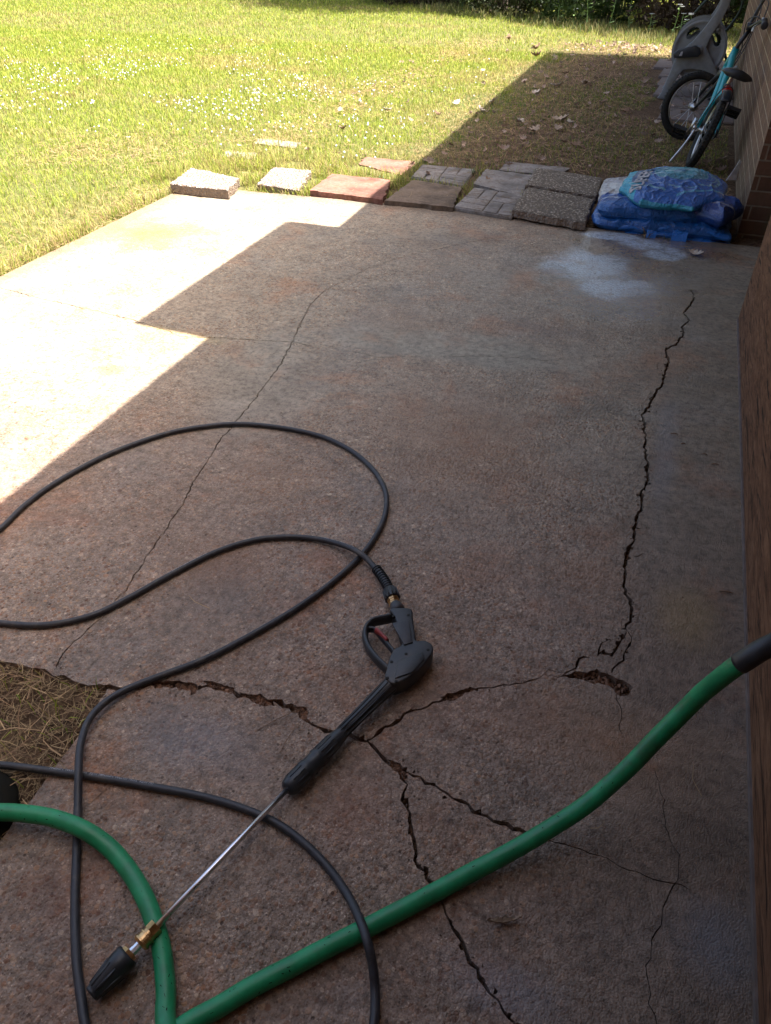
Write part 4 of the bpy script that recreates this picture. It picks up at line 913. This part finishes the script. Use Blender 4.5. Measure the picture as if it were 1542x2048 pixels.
for i, (px, py, n, h, c, lb) in enumerate(((1448,452,14,.09,'gsprig','small green weed between the blue bags and the brick corner'), (1212,462,8,.07,'dsprig','dry grass sprig in front of the bag pile at left'),
      (1290,482,9,.08,'dsprig','dry grass sprig in front of the middle of the bag pile'), (1330,486,7,.06,'gsprig','thin weed at the slab edge before the bags, right of the flap'),
      (712,398,16,.05,'gsprig','bright green weed tuft on the edge of the large red paver'), (520,385,16,.06,'dsprig','dry tuft hanging over the whitish paver edge'), (345,385,14,.06,'dsprig','dry tuft at the slab corner by the white paver'),
      (905,395,20,.05,'gsprig','weed tuft in the gap between the brown and block patterned pavers'), (948,352,18,.05,'gsprig','weed tuft between the back grey pavers'), (760,372,20,.07,'gsprig','grass tuft leaning over the right end of the red paver'))):
    sprig(px, py, n, h, c, lb, i)
p = PY(1472, 340, 5.2)
b = MB(); b.add([(p[0] - .045, 5.12, gz + .02), (p[0] + .015, 5.16, gz + .02), (p[0] + .022, 5.18, gz + .11), (p[0] + .005, 5.17, gz + .13), (p[0] - .02, 5.14, gz + .07)], [(0, 1, 2, 3, 4)])
o = b.build('plastic_scrap', M['litter'], loc=(float(p[0]), 5.2, gz)); s = o.modifiers.new('thick', 'SOLIDIFY'); s.thickness = .002
tag(o, 'torn scrap of white plastic standing against the wall behind the bags', 'litter')

# ------------------------------------------------------------ bicycle (leaning on the wall, seen from behind)
def circ(c, a, b_, r, n=48):
    t = np.arange(n) * 2 * math.pi / n; return c + r * (np.cos(t)[:, None] * a + np.sin(t)[:, None] * b_)
nrm = lambda v: np.array(v, float) / np.linalg.norm(v)
bike = empty('bicycle', (.09, 5.4, gz), 'teal children\'s bicycle with black tyres leaning against the brick wall, front wheel turned', 'bicycle')
zg = gz + .012
def wheel(c, fwd, upv, r, name='wheel'):
    c = np.array(c); a = nrm(fwd); b_ = nrm(np.array(upv) - a * (np.array(upv) @ a)); ax = np.cross(a, b_)
    ty = MB(); ty.tube(circ(c, a, b_, r - .024, 64), .024, 14, True); 
    for k in range(64):      # tread blocks
        t = k * math.pi * 2 / 64; d = math.cos(t) * a + math.sin(t) * b_; tt = -math.sin(t) * a + math.cos(t) * b_
        for s in (-1, 1): ty.box(c + d * (r - .003) + ax * s * .010, (.006, .010, .010), (d, tt, ax))
    w = ty.build(name, M['tyre'], bike, True)
    rm = MB(); rm.tube(circ(c, a, b_, r - .052, 64), .011, 10, True, flat=(.8, 1.2)); rim = rm.build('rim', M['alu'], w, True, loc=bike.location); rim.location = (0, 0, 0)
    sp = MB()
    for k in range(20):
        t = k * math.pi * 2 / 20; d = math.cos(t) * a + math.sin(t) * b_; t2 = t + (.9 if k % 2 else -.9); h = math.cos(t2) * a + math.sin(t2) * b_
        sp.tube([c + h * .018 + ax * (.022 if k % 4 < 2 else -.022), c + d * (r - .055)], .0016, 5)
    sp.build('spokes', M['alu'], w, loc=bike.location)
    hb = MB(); hb.add(*rot_tube(c - ax * .05, c + ax * .05, [(0, .006), (0, .01), (.2, .01), (.22, .026), (.28, .026), (.3, .016), (.7, .016), (.72, .026), (.78, .026), (.8, .01), (1, .01), (1, .006)], 16)); hb.build('hub', M['alu'], w, True, loc=bike.location)
    return w
lean = R(15.5); hd = nrm((-.05, 1, 0)); upl = nrm((math.sin(lean), 0, math.cos(lean))); side = np.cross(hd, upl)   # side -> right
RW = .215
rc = np.array([.088 + math.sin(lean) * RW, 5.40, zg + RW * math.cos(lean) + .003])
wheel(rc, hd, upl, RW)
fc = np.array([.042, 6.2, zg + .212]); fup = nrm((-.2, 0, 1)); fs = nrm((1, .28, .2))
wheel(fc, fs, fup, RW)
L = lambda f_, u_, s_=0: rc + hd * f_ + upl * u_ + side * s_
bb = L(.29, .005); seat_c = L(.12, .24); head_b = L(.62, .27); head_t = L(.59, .385)
def tb(name, P, r, mat, n=6, flat=None, seg=12): b = MB(); b.tube(spl(P, n), r, seg, flat=flat); return b.build(name, M[mat], bike, True)
b = MB()
b.tube(spl([head_t - upl * .02, L(.42, .29), L(.24, .18), seat_c - upl * .09], 6), .021, 12)
b.tube(spl([head_b + upl * .01, L(.46, .17), bb + upl * .02], 6), .021, 12)
b.tube([bb, L(.14, .17), seat_c], .016, 12)
b.tube([head_b - upl * .01, head_t + upl * .01], .022, 14)
for s in (-1, 1):
    b.tube(spl([L(.145, .17, s * .012), L(.08, .10, s * .045), L(0, .0, s * .062)], 5), .0115, 10)
    b.tube(spl([bb + side * s * .02, L(.12, -.005, s * .045), L(0, 0, s * .062)], 5), .0095, 10)
b.add(*rot_tube(bb - side * .035, bb + side * .035, [(0, .021), (1, .021)], 14))
b.build('frame', M['teal'], bike, True)
tb('seat_post', [seat_c, L(.095, .31)], .012, 'alu'); tb('seat_clamp', [seat_c - upl * .012, seat_c + upl * .012], .02, 'blackp', 2)
# saddle
SV = []; SF = []; ns = 14
for i in range(ns + 1):
    t = i / ns; f_ = -.14 + .29 * t; w = .094 * (1 - sst(.25, .75, t)) + .022 * sst(.25, .75, t); w *= math.sqrt(max(.05, 1 - (2 * t - 1) ** 8)); top = .345 + .018 * (1 - t) ** 2 + .008 * t
    for k in range(9):
        a = math.pi * (k / 8); SV.append(L(f_, top - .03 * (1 - math.sin(a)) * (1.1 if w > .04 else .9), -math.cos(a) * w))
    SV.append(L(f_, top - .048, w * .6)); SV.append(L(f_, top - .048, -w * .6))
for i in range(ns):
    for k in range(11): a = i * 11 + k; b2 = i * 11 + (k + 1) % 11; SF.append((a, b2, b2 + 11, a + 11))
SF.append(tuple(range(11))[::-1]); SF.append(tuple(ns * 11 + k for k in range(11)))
mesh('saddle', SV, SF, M['blackp'], bike, True)
b = MB(); p = L(.055, .225, .008); b.add(*rot_tube(p + hd * .012, p - hd * .006, [(0, .024), (.6, .03), (1, .027)], 22)); b.add(*rot_tube(p, L(.10, .24), [(0, .005), (1, .005)], 8)); b.build('rear_reflector', M['reflector'], bike, True)
# fork, stem, bars
ft = head_t + upl * .03
b = MB(); crown = head_b - upl * .025
for s in (-1, 1):
    e_ = fc + np.cross(fs, fup) * s * .052; b.tube(spl([crown + fs * s * .0 + np.cross(fs, fup) * s * .035, (crown + e_) / 2 + np.cross(fs, fup) * s * .05 + upl * .01, e_], 6), np.linspace(.014, .009, 13), 10)
b.box(crown, (.05, .09, .03), (nrm(fs), nrm(np.cross(fs, fup)), upl)); b.build('fork', M['blackp'], bike, True)
bt = PY(1496, 52, 6.0) ; bt = np.array([.272, 6.0, .70]); b = MB(); b.tube([head_b, ft, bt - (0, 0, .02)], .013, 12); b.box(bt, (.045, .045, .04)); b.build('stem', M['blackp'], bike, True)
g1 = np.array([.335, 5.74, .73]); g2 = np.array([.345, 6.42, .86])
b = MB(); b.tube(spl([g1, g1 + (-.015, .10, .012), bt + (-.0, -.03, .0), bt + (0, .05, .015), g2 - (.01, .14, .0), g2], 8), .0105, 10); b.build('handlebar', M['blackp'], bike, True)
for g_, d_ in ((g1, nrm((0, 1, .1))), (g2, nrm((-.0, -1, 0)))):
    b = MB(); b.add(*rot_tube(g_ - d_ * .02, g_ + d_ * .10, [(0, .012), (.02, .021), (.12, .022), (.15, .017)] + [(.2 + .07 * i, .0165 + .0018 * (i % 2)) for i in range(10)] + [(.95, .02), (1, .018)], 16)); b.build('grip', M['rubber'], bike, True)
    b = MB(); q = g_ + d_ * .13; b.box(q, (.03, .025, .03)); b.tube(spl([q + (-.01, 0, -.01), q - d_ * .03 + (-.05, 0, -.03), q - d_ * .11 + (-.055, 0, -.035)], 5), .006, 8, flat=(.6, 1.4)); b.build('brake_lever', M['alu'], bike, True)
for i, P in enumerate(([g1 + (-.01, .12, .01), g1 + (.0, .16, .10), bt + (.03, .02, .12), bt + (.0, .03, -.08), head_b + (-.02, .02, -.04)], [g2 + (-.01, -.14, 0), bt + (.02, .2, .14), bt + (.035, -.02, .08), bt + (.0, -.03, -.1), L(.4, .2)],
                       [g1 + (-.01, .12, .0), bt + (.02, -.12, .06), bt + (-.03, .0, .02), bt + (-.02, .02, -.14), L(.5, .3)])):
    tb('brake_cable', P, .0032, 'rubber', 8, seg=6)
# cranks, chainring, chain guard, pedals, kickstand, mudguard stays
ca_ = nrm(-hd * .35 + upl * .94)
b = MB(); b.add(*rot_tube(bb + side * .045, bb + side * .05, [(0, .03), (0, .062), (1, .062), (1, .03)], 36)); b.build('chainring', M['alu'], bike, True)
b = MB(); b.tube(spl([L(.30, .075, .06), L(.36, .01, .06), L(.28, -.06, .06), L(.1, -.035, .06), L(-.03, 0, .06), L(.1, .05, .06)], 6, True), .008, 8, True, flat=(1.4, .6)); b.build('chain_guard', M['blackp'], bike, True)
for s, dirn in ((1, ca_), (-1, -ca_)):
    b = MB(); e0 = bb + side * s * .06; e1 = e0 + dirn * .112; b.tube([e0, e1], .009, 8, flat=(1.3, .7)); b.build('crank', M['alu'], bike, True)
    pc = e1 + side * s * .06; f_ = nrm(hd * .8 - upl * .6 + side * .1); w_ = side; n_ = np.cross(f_, w_)
    b = MB()
    for q in (-1, 1): b.box(pc + f_ * q * .036, (.014, .09, .022), (f_, w_, n_)); b.box(pc + w_ * q * .040, (.075, .010, .022), (f_, w_, n_))
    b.box(pc, (.016, .08, .02), (f_, w_, n_)); pd = b.build('pedal', M['blackp'], bike)
    rf = MB()
    for q in (-1, 1): rf.box(pc + f_ * q * .019 - n_ * .004, (.012, .05, .014), (f_, w_, n_))
    rf.build('pedal_reflector', M['alu'], pd, loc=bike.location)
tb('kickstand', [L(.0, -.005, -.068), L(-.03, -.09, -.085), L(-.075, -.212, -.125)], .0065, 'alu')
b = MB(); b.tube(spl([L(-.0, 0, -.07), L(.0, .12, -.055), L(.0, .235, -.03), L(.01, .245, .03), L(0, .12, .055), L(0, 0, .07)], 5), .0035, 6)
P = [rc + (RW + .018) * (math.cos(t) * hd + math.sin(t) * upl) for t in np.linspace(1.5, 2.15, 8)]; b.tube(P, .02, 8, flat=(.25, 1.3)); b.build('rear_mudguard', M['blackp'], bike, True)
b = MB(); b.add(*rot_tube(L(0, 0, -.085), L(0, 0, .085), [(0, .004), (.02, .012), (.12, .012), (.13, .006), (.87, .006), (.88, .012), (.98, .012), (1, .004)], 12)); b.build('axle_nut', M['alu'], bike, True)

# ------------------------------------------------------------ hose reel cart
YR = 8.05
reel = empty('hose_reel_cart', (0, YR, gz), 'grey plastic garden hose reel cart standing behind the teal bicycle', 'hose reel')
def panel(pts, Y, th): return MB().extr([PY(x, y, Y) for x, y in pts], (0, th, 0))
arm = [(1474,-40),(1452,-40),(1441,8),(1428,30),(1404,62),(1384,84),(1366,98),(1350,118),(1338,150),(1322,186),(1314,196),(1318,204),(1334,200),(1344,172),(1358,150),(1366,140),(1384,138),(1410,142),(1432,160),(1440,158),(1430,132),(1420,112),(1412,95),(1424,70),(1444,40),(1458,12)]
for i, (Y, dx) in enumerate(((YR - .2, 0), (YR + .24, 0))):
    s = (Y) / (YR - .2)
    pts3 = [PY(x, y, YR - .2) for x, y in arm]; pts3 = [np.array([p[0], Y, max(p[2], gz + .003)]) for p in pts3]
    b = MB().extr(pts3, (0, .028, 0)); o = b.build('side_frame', M['greyp'], reel); bev(o, .006)
dc = PY(1398, 99, YR - .15); ex = np.array([1., 0, 0]); ez = np.array([0, 0, 1.]); ey = np.array([0, 1., 0])
dc = np.array([dc[0], YR - .15, dc[2]]); RD = .222
def disc(y, nm):
    b = MB(); c = dc + ey * y; ring = 48; V = []; F = []
    prof = [(RD, 0), (RD, .02), (RD - .02, .028), (RD - .035, .014), (.10, .010), (.06, .0)]
    # plate with four oval openings, built as a polar grid
    nr, na = 22, 160; V = []; idx = {}
    for side_ in (0, 1):
        for i in range(nr + 1):
            r = .03 + (RD - .03) * i / nr; lip = .012 * math.exp(-((r - (RD - .02)) / .014) ** 2)
            for k in range(na):
                t = k / na * 2 * math.pi; V.append(c + ex * r * math.cos(t) + ez * r * math.sin(t) + ey * ((.012 if side_ else -.002 - lip)))
    def openq(i, k):
        r = .03 + (RD - .03) * (i + .5) / nr; t = (k + .5) / na * 2 * math.pi
        for q in range(4):
            tc = q * math.pi / 2 + 2.15; dt = math.atan2(math.sin(t - tc), math.cos(t - tc)); 
            if (dt * r / .055) ** 2 + ((r - .145) / .032) ** 2 < 1: return True
        return False
    O = (nr + 1) * na; I = lambda s_, i, k: s_ * O + i * na + k % na
    for i in range(nr):
        for k in range(na):
            if openq(i, k):
                continue
            F.append((I(0, i, k), I(0, i + 1, k), I(0, i + 1, k + 1), I(0, i, k + 1))); F.append((I(1, i, k), I(1, i, k + 1), I(1, i + 1, k + 1), I(1, i + 1, k)))
            for (i2, k2, a_, b_) in ((i + 1, k, (i + 1, k), (i + 1, k + 1)), (i - 1, k, (i, k), (i, k + 1)), (i, k + 1, (i, k + 1), (i + 1, k + 1)), (i, k - 1, (i, k), (i + 1, k))):
                if i2 < 0 or i2 >= nr or openq(i2, k2 % na): F.append((I(0, *a_), I(0, *b_), I(1, *b_), I(1, *a_)))
    return mesh(nm, V, F, M['greyp'], reel, True)
disc(0, 'reel_disc'); disc(.33, 'reel_disc')
M['dkhose'] = m_plain('dark_green_hose', (.03, .045, .028), .55)
b = MB(); t = np.linspace(0, 2 * math.pi * 12, 700); rr0 = .155 + .025 * (t > 40)
P = np.stack([dc[0] + rr0 * np.cos(t), YR - .11 + .13 + .12 * np.sin(t / 12.5), dc[2] + rr0 * np.sin(t)], 1); b.tube(P, .013, 8); b.build('coiled_hose', M['dkhose'], reel, True)
b = MB(); b.tube(spl([dc + (.2, .1, .0), dc + (.27, .12, -.16), dc + (.24, .1, -.32), dc + (.1, .0, -.385), dc + (-.12, .0, -.39)], 8), .011, 8); b.tube(spl([dc + (.17, .2, .1), dc + (.26, .22, .28), dc + (.22, .2, .5), dc + (.1, .2, .62)], 8), .011, 8)
b.tube(spl([dc + (-.1, .25, .24), dc + (-.0, .27, .36), dc + (.14, .25, .45), dc + (.3, .22, .4)], 8), .012, 8); b.build('loose_hose', M['dkhose'], reel, True)
b = MB(); pts = [(1346,108),(1356,100),(1392,92),(1400,96),(1402,108),(1396,114),(1364,116),(1348,116)]; b.extr([PY(x, y, YR - .26) for x, y in pts], (0, .06, 0)); bev(b.build('crank_handle', M['blackp'], reel), .006)
b = MB(); b.extr([PY(x, y, YR - .268) for x, y in [(1358,112),(1362,104),(1366,103),(1364,112)]], (0, .004, 0)); b.build('latch', M['print'], reel)
for (x, y, r) in ((1336, 178, .012), (1436, 60, .014), (1424, 140, .012), (1456, 15, .014)): p = PY(x, y, YR - .2); MB().add(*rot_tube((p[0], YR - .19, p[2]), (p[0], YR + .26, p[2]), [(0, r), (1, r)], 12)).build('cross_bar', M['greyp'], reel, True)
p = PY(1432, 165, YR + .26)
for yy in (-.26, .29): MB().add(*rot_tube((p[0] + .02, YR + yy, gz + .085), (p[0] + .02, YR + yy + .035, gz + .085), [(0, .05), (0, .08), (.2, .086), (.8, .086), (1, .08), (1, .05)], 28)).build('wheel', M['blackp'], reel, True)
b = MB(); b.add(*rot_tube(dc + (0, -.07, 0), dc + (0, .36, 0), [(0, .03), (.04, .036), (1, .036)], 18)); b.build('axle', M['greyp'], reel, True)

# ------------------------------------------------------------ hoses
def lift(L_, n=8): return spl([G(x, y, z) for x, y, z in L_], n)
hz = .0082
bh = [(790,1206,.024),(783,1188,.024),(768,1160,.02),(745,1130,.020),(722,1108,.0245),(690,1092,.018),(640,1079,.010),(580,1074,hz),(510,1080,hz),(430,1105,hz),(340,1150,hz),(250,1200,hz),(180,1232,hz),(90,1250,hz),(0,1246,hz),(-90,1232,hz),(-150,1190,hz),(-120,1130,hz),(-60,1095,hz),(0,1058,hz),
      (50,1010,hz),(120,960,hz),(220,907,hz),(330,868,hz),(410,853,hz),(480,848,hz),(560,855,hz),(640,872,hz),(700,900,hz),(745,938,hz),(770,980,hz),(772,1020,hz),(758,1060,hz),(725,1108,hz),(670,1160,hz),(600,1212,hz),(510,1266,hz),(410,1318,hz),(320,1352,hz),(255,1378,.010),(210,1405,.016),(178,1440,.022),(161,1490,.026),(157,1545,.027),(156,1600,.016),(154,1680,hz),(151,1760,hz),(150,1840,hz),(153,1920,hz),(160,1980,hz),(170,2048,hz),(190,2140,hz),(280,2230,hz),(450,2260,hz),(620,2220,hz),(730,2130,hz),
      (748,2048,hz),(750,1980,.012),(745,1930,.026),(735,1885,.038),(722,1845,.033),(698,1795,.014),(660,1740,hz),(610,1688,hz),(550,1645,hz),(480,1615,hz),(400,1592,hz),(300,1573,hz),(200,1556,hz),(100,1542,.009),(0,1530,.012),(-120,1526,.008),(-260,1530,-.02)]
hose_b = empty('pressure_hose', tuple(G(156, 1600)), 'thin black pressure washer hose looping over the patio and joined to the wand', 'hose')
hp = lift(bh, 7); b = MB(); b.tube(hp, .0070, 14); b.build('tube', M['rubber'], hose_b, True)
def along(P, strg, start_i, size, mat, up_ang, rad, rev=False):
    """small printed text wrapped on the hose surface"""
    cu = bpy.data.curves.new('t', 'FONT'); cu.body = strg; cu.size = size; cu.resolution_u = 1
    o = bpy.data.objects.new('t', cu); C.objects.link(o); dg = bpy.context.evaluated_depsgraph_get(); me = bpy.data.meshes.new_from_object(o.evaluated_get(dg)); bpy.data.objects.remove(o)
    T, N, B = frames(P); s = np.concatenate([[0], np.cumsum(np.linalg.norm(np.diff(P, axis=0), axis=1))]); s0 = s[start_i]; VV = []
    for v in me.vertices:
        ss = s0 + (-v.co.x if rev else v.co.x); i = int(np.clip(np.searchsorted(s, ss) - 1, 0, len(P) - 2)); f_ = (ss - s[i]) / (s[i + 1] - s[i] + 1e-9)
        c = P[i] * (1 - f_) + P[i + 1] * f_; t_ = T[i]; lat = np.cross(t_, [0, 0, 1]); lat /= np.linalg.norm(lat); upv = np.cross(lat, t_)
        if rev: lat = -lat
        ya = -v.co.y / rad + up_ang; VV.append(c + (rad + .0002) * (math.cos(ya) * upv + math.sin(ya) * lat))
    return VV, [tuple(p.vertices) for p in me.polygons]
ipt = lambda px, py: int(np.argmin([abs(px - q[0]) + abs(py - q[1]) for q in bh])) * 7
for (px, py, rev) in ((200, 1556, True), (100, 1542, True), (640, 1079, True), (340, 1150, True)):
    VV, FF = along(hp, 'Pressure Washer Hose  3200 PSI', ipt(px, py), .0075, M['print'], -.1, .0071, rev); mesh('printed_text', VV, FF, M['print'], hose_b)
b = MB(); cp = lift([(752,1137,.021),(764,1153,.021),(774,1170,.023),(781,1184,.024)], 8); T_, N_, B_ = frames(cp)
b.tube(cp, .0100, 14)
for i in range(1, len(cp) - 1, 2): b.tube(circ(cp[i], N_[i], B_[i], .0108, 18), .0016, 5, True)
b.build('strain_relief', M['blackp'], hose_b, True)
A, B2 = G(779, 1180, .024), G(786, 1198, .025)
b = MB(); b.add(*rot_tube(A, B2, [(0, .010), (.05, .0155), (.9, .0165), (1, .0165), (1.02, .013)], 20))
for k in range(12):
    a = k * math.pi / 6; d = nrm(B2 - A); n1 = np.array([0, 0, 1.]) - d * d[2]; n1 /= np.linalg.norm(n1); n2 = np.cross(d, n1); o_ = (math.cos(a) * n1 + math.sin(a) * n2) * .0162
    b.tube([A + o_ * .97 + d * .002, B2 + o_ * 1.03 - d * .002], .0018, 6)
b.build('coupling_sleeve', M['blackp'], hose_b, True)
A, B2 = G(785, 1196, .025), G(790, 1213, .025)
b = MB(); b.add(*rot_tube(A, B2, [(0, .0125), (.08, .0125), (.1, .0135), (.38, .0135), (.4, .0115), (.5, .0108), (.6, .0115), (.65, .0125), (1, .0115)], 8)); b.build('brass_coupling', M['brass'], hose_b)

gh = [(1700,1215,.42),(1610,1255,.41),(1542,1288,.40),(1505,1309,.385),(1470,1334,.355),(1425,1370,.30),(1380,1412,.245),(1310,1482,.18),(1250,1541,.13),(1180,1602,.085),(1100,1656,.05),(1000,1714,.026),(900,1768,.0155),(800,1822,.0148),(700,1873,.0148),(600,1924,.0148),(500,1976,.0148),(430,2018,.0148),(365,2055,.0148),(280,2120,.0148),(170,2240,.0148),(150,2380,.0148),(260,2440,.0148),(335,2330,.03),(350,2200,.042),(340,2100,.032),(332,2040,.018),(333,1985,.0148),(328,1920,.0148),(313,1855,.0148),(290,1796,.0148),(258,1742,.0148),(215,1693,.022),(165,1660,.034),(110,1639,.034),(50,1628,.038),(-20,1624,.040),(-140,1630,.038),(-330,1650,-.01)]
hose_g = empty('garden_hose', tuple(G(700, 1873)), 'thick green vinyl garden hose with a black cuff, crossing the slab', 'hose')
gp = lift(gh, 8); _q = np.arange(len(gp)); gp[:, 0] += .0012 * np.sin(_q * .11) + .0003 * np.sin(_q * .53); gp[:, 1] += .0012 * np.cos(_q * .09 + 1); b = MB(); b.tube(gp[20:], .0142, 20); b.build('tube', M['green'], hose_g, True)
b = MB(); b.tube(gp[:31], .0155, 20); b.build('cuff', M['blackp'], hose_g, True)
# grime flecks stuck on the vinyl
b = MB(); T_, N_, B_ = frames(gp)
for i in range(85):
    k = int(rng.integers(60, len(gp) - 8)); a = rng.uniform(-1.3, 1.3); lat = np.cross(T_[k], [0, 0, 1]); lat /= np.linalg.norm(lat); upv = np.cross(lat, T_[k]); nn = math.cos(a) * upv + math.sin(a) * lat; c = gp[k] + nn * .01425; d = nrm(T_[k] * rng.normal() + np.cross(nn, T_[k]) * rng.normal() * .4); s = np.cross(nn, d); l = rng.uniform(.0005, .0026) ; w = rng.uniform(.0002, .0007)
    b.add([c - d * l - s * w + nn * .0002, c - d * l + s * w + nn * .0002, c + d * l + s * w + nn * .0002, c + d * l - s * w + nn * .0002], [(0, 1, 2, 3)])
tag(b.build('grime', M['pot'], hose_g), kind='stuff')

# ------------------------------------------------------------ pressure washer wand
wand = empty('pressure_washer_wand', tuple(G(700, 1455)), 'black trigger gun and lance with steel tube and brass fittings lying across the patio cracks', 'spray wand')
gp2 = lambda L_, z=.03: [G(x, y, z)[:2] for x, y in L_]
body = [(779.6,1228),(800,1226),(822.8,1229),(826,1250),(830.3,1279),(833,1292),(846,1291),(857,1295),(864,1301),(866,1311),(860,1324),(847,1340),(829,1357),(809,1371),(786,1379),(770,1364),(773,1350),(779,1327),(788,1309),(800,1303),(805,1294),(802,1279),(793,1254),(786,1239)]
o = MB().prism(gp2(spl([(a, b_, 0) for a, b_ in body], 3, True)[:, :2]), .010, .048).build('gun_body', M['blackp'], wand); bev(o, .007, 3, 30)
o = MB().prism(gp2([(784,1246),(818,1240),(826,1284),(808,1290)], .05), .047, .0505).build('grip_pad', M['rubber'], wand); bev(o, .0015)
o = MB().prism(gp2([(795,1322),(845,1303),(850,1318),(825,1345),(790,1357)], .05), .047, .0508).build('side_plate', M['blackp'], wand); bev(o, .003)
for (x, y) in ((787,1232),(817,1229.5),(783,1323),(812,1307),(856,1299),(815,1346),(792,1362),(775,1355)):
    p = G(x, y, .049); MB().add(*rot_tube((p[0], p[1], .044), (p[0], p[1], .0492), [(0, .003), (.9, .0032), (1, .0022)], 10)).build('screw', M['tyre'], wand)
lp = spl([G(x, y, .03) for x, y in ((782,1236),(768,1239),(750,1243),(738,1251),(731,1264),(731,1280),(738,1299),(752,1318),(768,1334),(780,1345))], 6)
b = MB(); b.tube(lp, .0066, 14, flat=(2.2, 1.0)); b.build('trigger_guard', M['blackp'], wand, True)
b = MB(); b.tube(spl([G(x, y, .031) for x, y in ((737,1259),(748,1260),(757,1269),(770,1284),(783,1299),(792,1312))], 5), .0042, 10, flat=(2.2, 1)); tg = b.build('trigger', M['blackp'], wand, True)
b = MB(); b.tube(spl([G(x, y, .036) for x, y in ((752,1261),(762,1270),(775,1283))], 5), .0042, 10, flat=(2.2, 1)); b.build('safety_catch', M['red'], tg, True, loc=wand.location)
A, B2 = G(800, 1228, .029), G(790, 1208, .027)
b = MB(); b.add(*rot_tube(A, B2, [(0, .009), (.18, .009), (.2, .0145), (.5, .0155), (.9, .013), (1, .0115)], 20)); b.build('inlet_collar', M['rubber'], wand, True)
b = MB(); b.add(*rot_tube(G(802,1232,.031), G(797,1222,.029), [(0, .010), (1, .010)], 16)); b.build('inlet_ring', M['steel'], wand, True)
A, B2 = G(785, 1366, .029), G(680, 1470, .024)
b = MB(); b.add(*rot_tube(A, B2, [(0, .0165), (.06, .0165), (.3, .0142), (.7, .0125), (1, .012)], 24))
d = nrm(B2 - A); n1 = nrm(np.array([0, 0, 1.]) - d * d[2]); n2 = np.cross(d, n1)
for a in np.linspace(-1.2, 1.2, 5): o_ = math.sin(a) * n2 + math.cos(a) * n1; b.tube([A + o_ * .0155, B2 + o_ * .0118], .0017, 6)
b.build('barrel', M['blackp'], wand, True)
A, B2 = G(690, 1460, .024), G(573, 1580, .022)
b = MB(); b.add(*rot_tube(A, B2, [(0, .0122), (.08, .0135), (.2, .0165), (.45, .0172), (.47, .0185), (.50, .0185), (.52, .017), (.64, .0172), (.66, .0187), (.7, .0187), (.72, .0178), (.9, .018), (.97, .0155), (1, .011)], 26))
d = nrm(B2 - A); n1 = nrm(np.array([0, 0, 1.]) - d * d[2]); n2 = np.cross(d, n1); Ln = np.linalg.norm(B2 - A)
for a in np.linspace(-1.3, 1.3, 6): o_ = math.sin(a) * n2 + math.cos(a) * n1; b.tube([A + d * Ln * .22 + o_ * .0162, A + d * Ln * .44 + o_ * .0168], .0014, 6); b.tube([A + d * Ln * .72 + o_ * .0174, A + d * Ln * .9 + o_ * .0176], .0014, 6)
b.build('lance_grip', M['blackp'], wand, True)
A, B2 = G(577, 1576, .022), G(305, 1862, .034)
b = MB(); b.tube(np.array([A, A * .5 + B2 * .5, B2]), .0047, 16); b.build('lance_tube', M['steel'], wand, True)
d = nrm(G(190, 1985, .02) - G(312, 1853, .034)); A = G(314, 1851, .0345); B2 = G(270, 1899, .030)
b = MB(); b.add(*rot_tube(A, A * .72 + B2 * .28, [(0, .006), (0, .0115), (1, .0115)], 6)); b.add(*rot_tube(A * .74 + B2 * .26, A * .2 + B2 * .8, [(0, .008), (.05, .011), (.25, .011), (.28, .0135), (.36, .0135), (.38, .0118), (.7, .0122), (.72, .014), (.82, .014), (1, .0115)], 22)); b.build('brass_coupler', M['brass'], wand)
b = MB(); b.add(*rot_tube(A * .25 + B2 * .75, G(258, 1911, .028), [(0, .006), (.5, .006), (.5, .0065), (1, .0065)], 8)); b.build('nozzle_plug', M['steel'], wand)
A, B2 = G(261, 1904, .027), G(252, 1914, .027)
b = MB(); b.add(*rot_tube(A, B2, [(0, .008), (0, .012), (.7, .0125), (1, .012)], 6)); b.build('brass_nut', M['brass'], wand)
A, B2 = G(257, 1909, .0265), G(183, 1989, .017)
b = MB(); b.add(*rot_tube(A, B2, [(0, .012), (.0, .0165), (.06, .0188), (.3, .0186), (.42, .0172), (.9, .0128), (.93, .0118), (.95, .0122), (1, .0115), (1, .006)], 28))
d = nrm(B2 - A); n1 = nrm(np.array([0, 0, 1.]) - d * d[2]); n2 = np.cross(d, n1); Ln = np.linalg.norm(B2 - A)
for a in np.linspace(0, 2 * math.pi, 8, endpoint=False) + .3: o_ = math.sin(a) * n2 + math.cos(a) * n1; b.tube([A + d * Ln * .34 + o_ * .0172, A + d * Ln * .88 + o_ * .0120], .0022, 8)
b.build('nozzle', M['blackp'], wand, True)

# ------------------------------------------------------------ shallow dish cut off by the left edge
tc = G(-78, 1634, 0); V, F = rot_tube((tc[0], tc[1], -.022), (tc[0], tc[1], .022), [(0, .05), (0, .09), (.5, .094), (.75, .090), (.92, .078), (1, .06), (1.04, .03), (1.05, .001)], 48)
tag(mesh('lid', V, F, M['pot'], smooth=True, loc=(tc[0], tc[1], -.022)), 'dark low rounded lid at the left edge, under the green hose', 'lid')
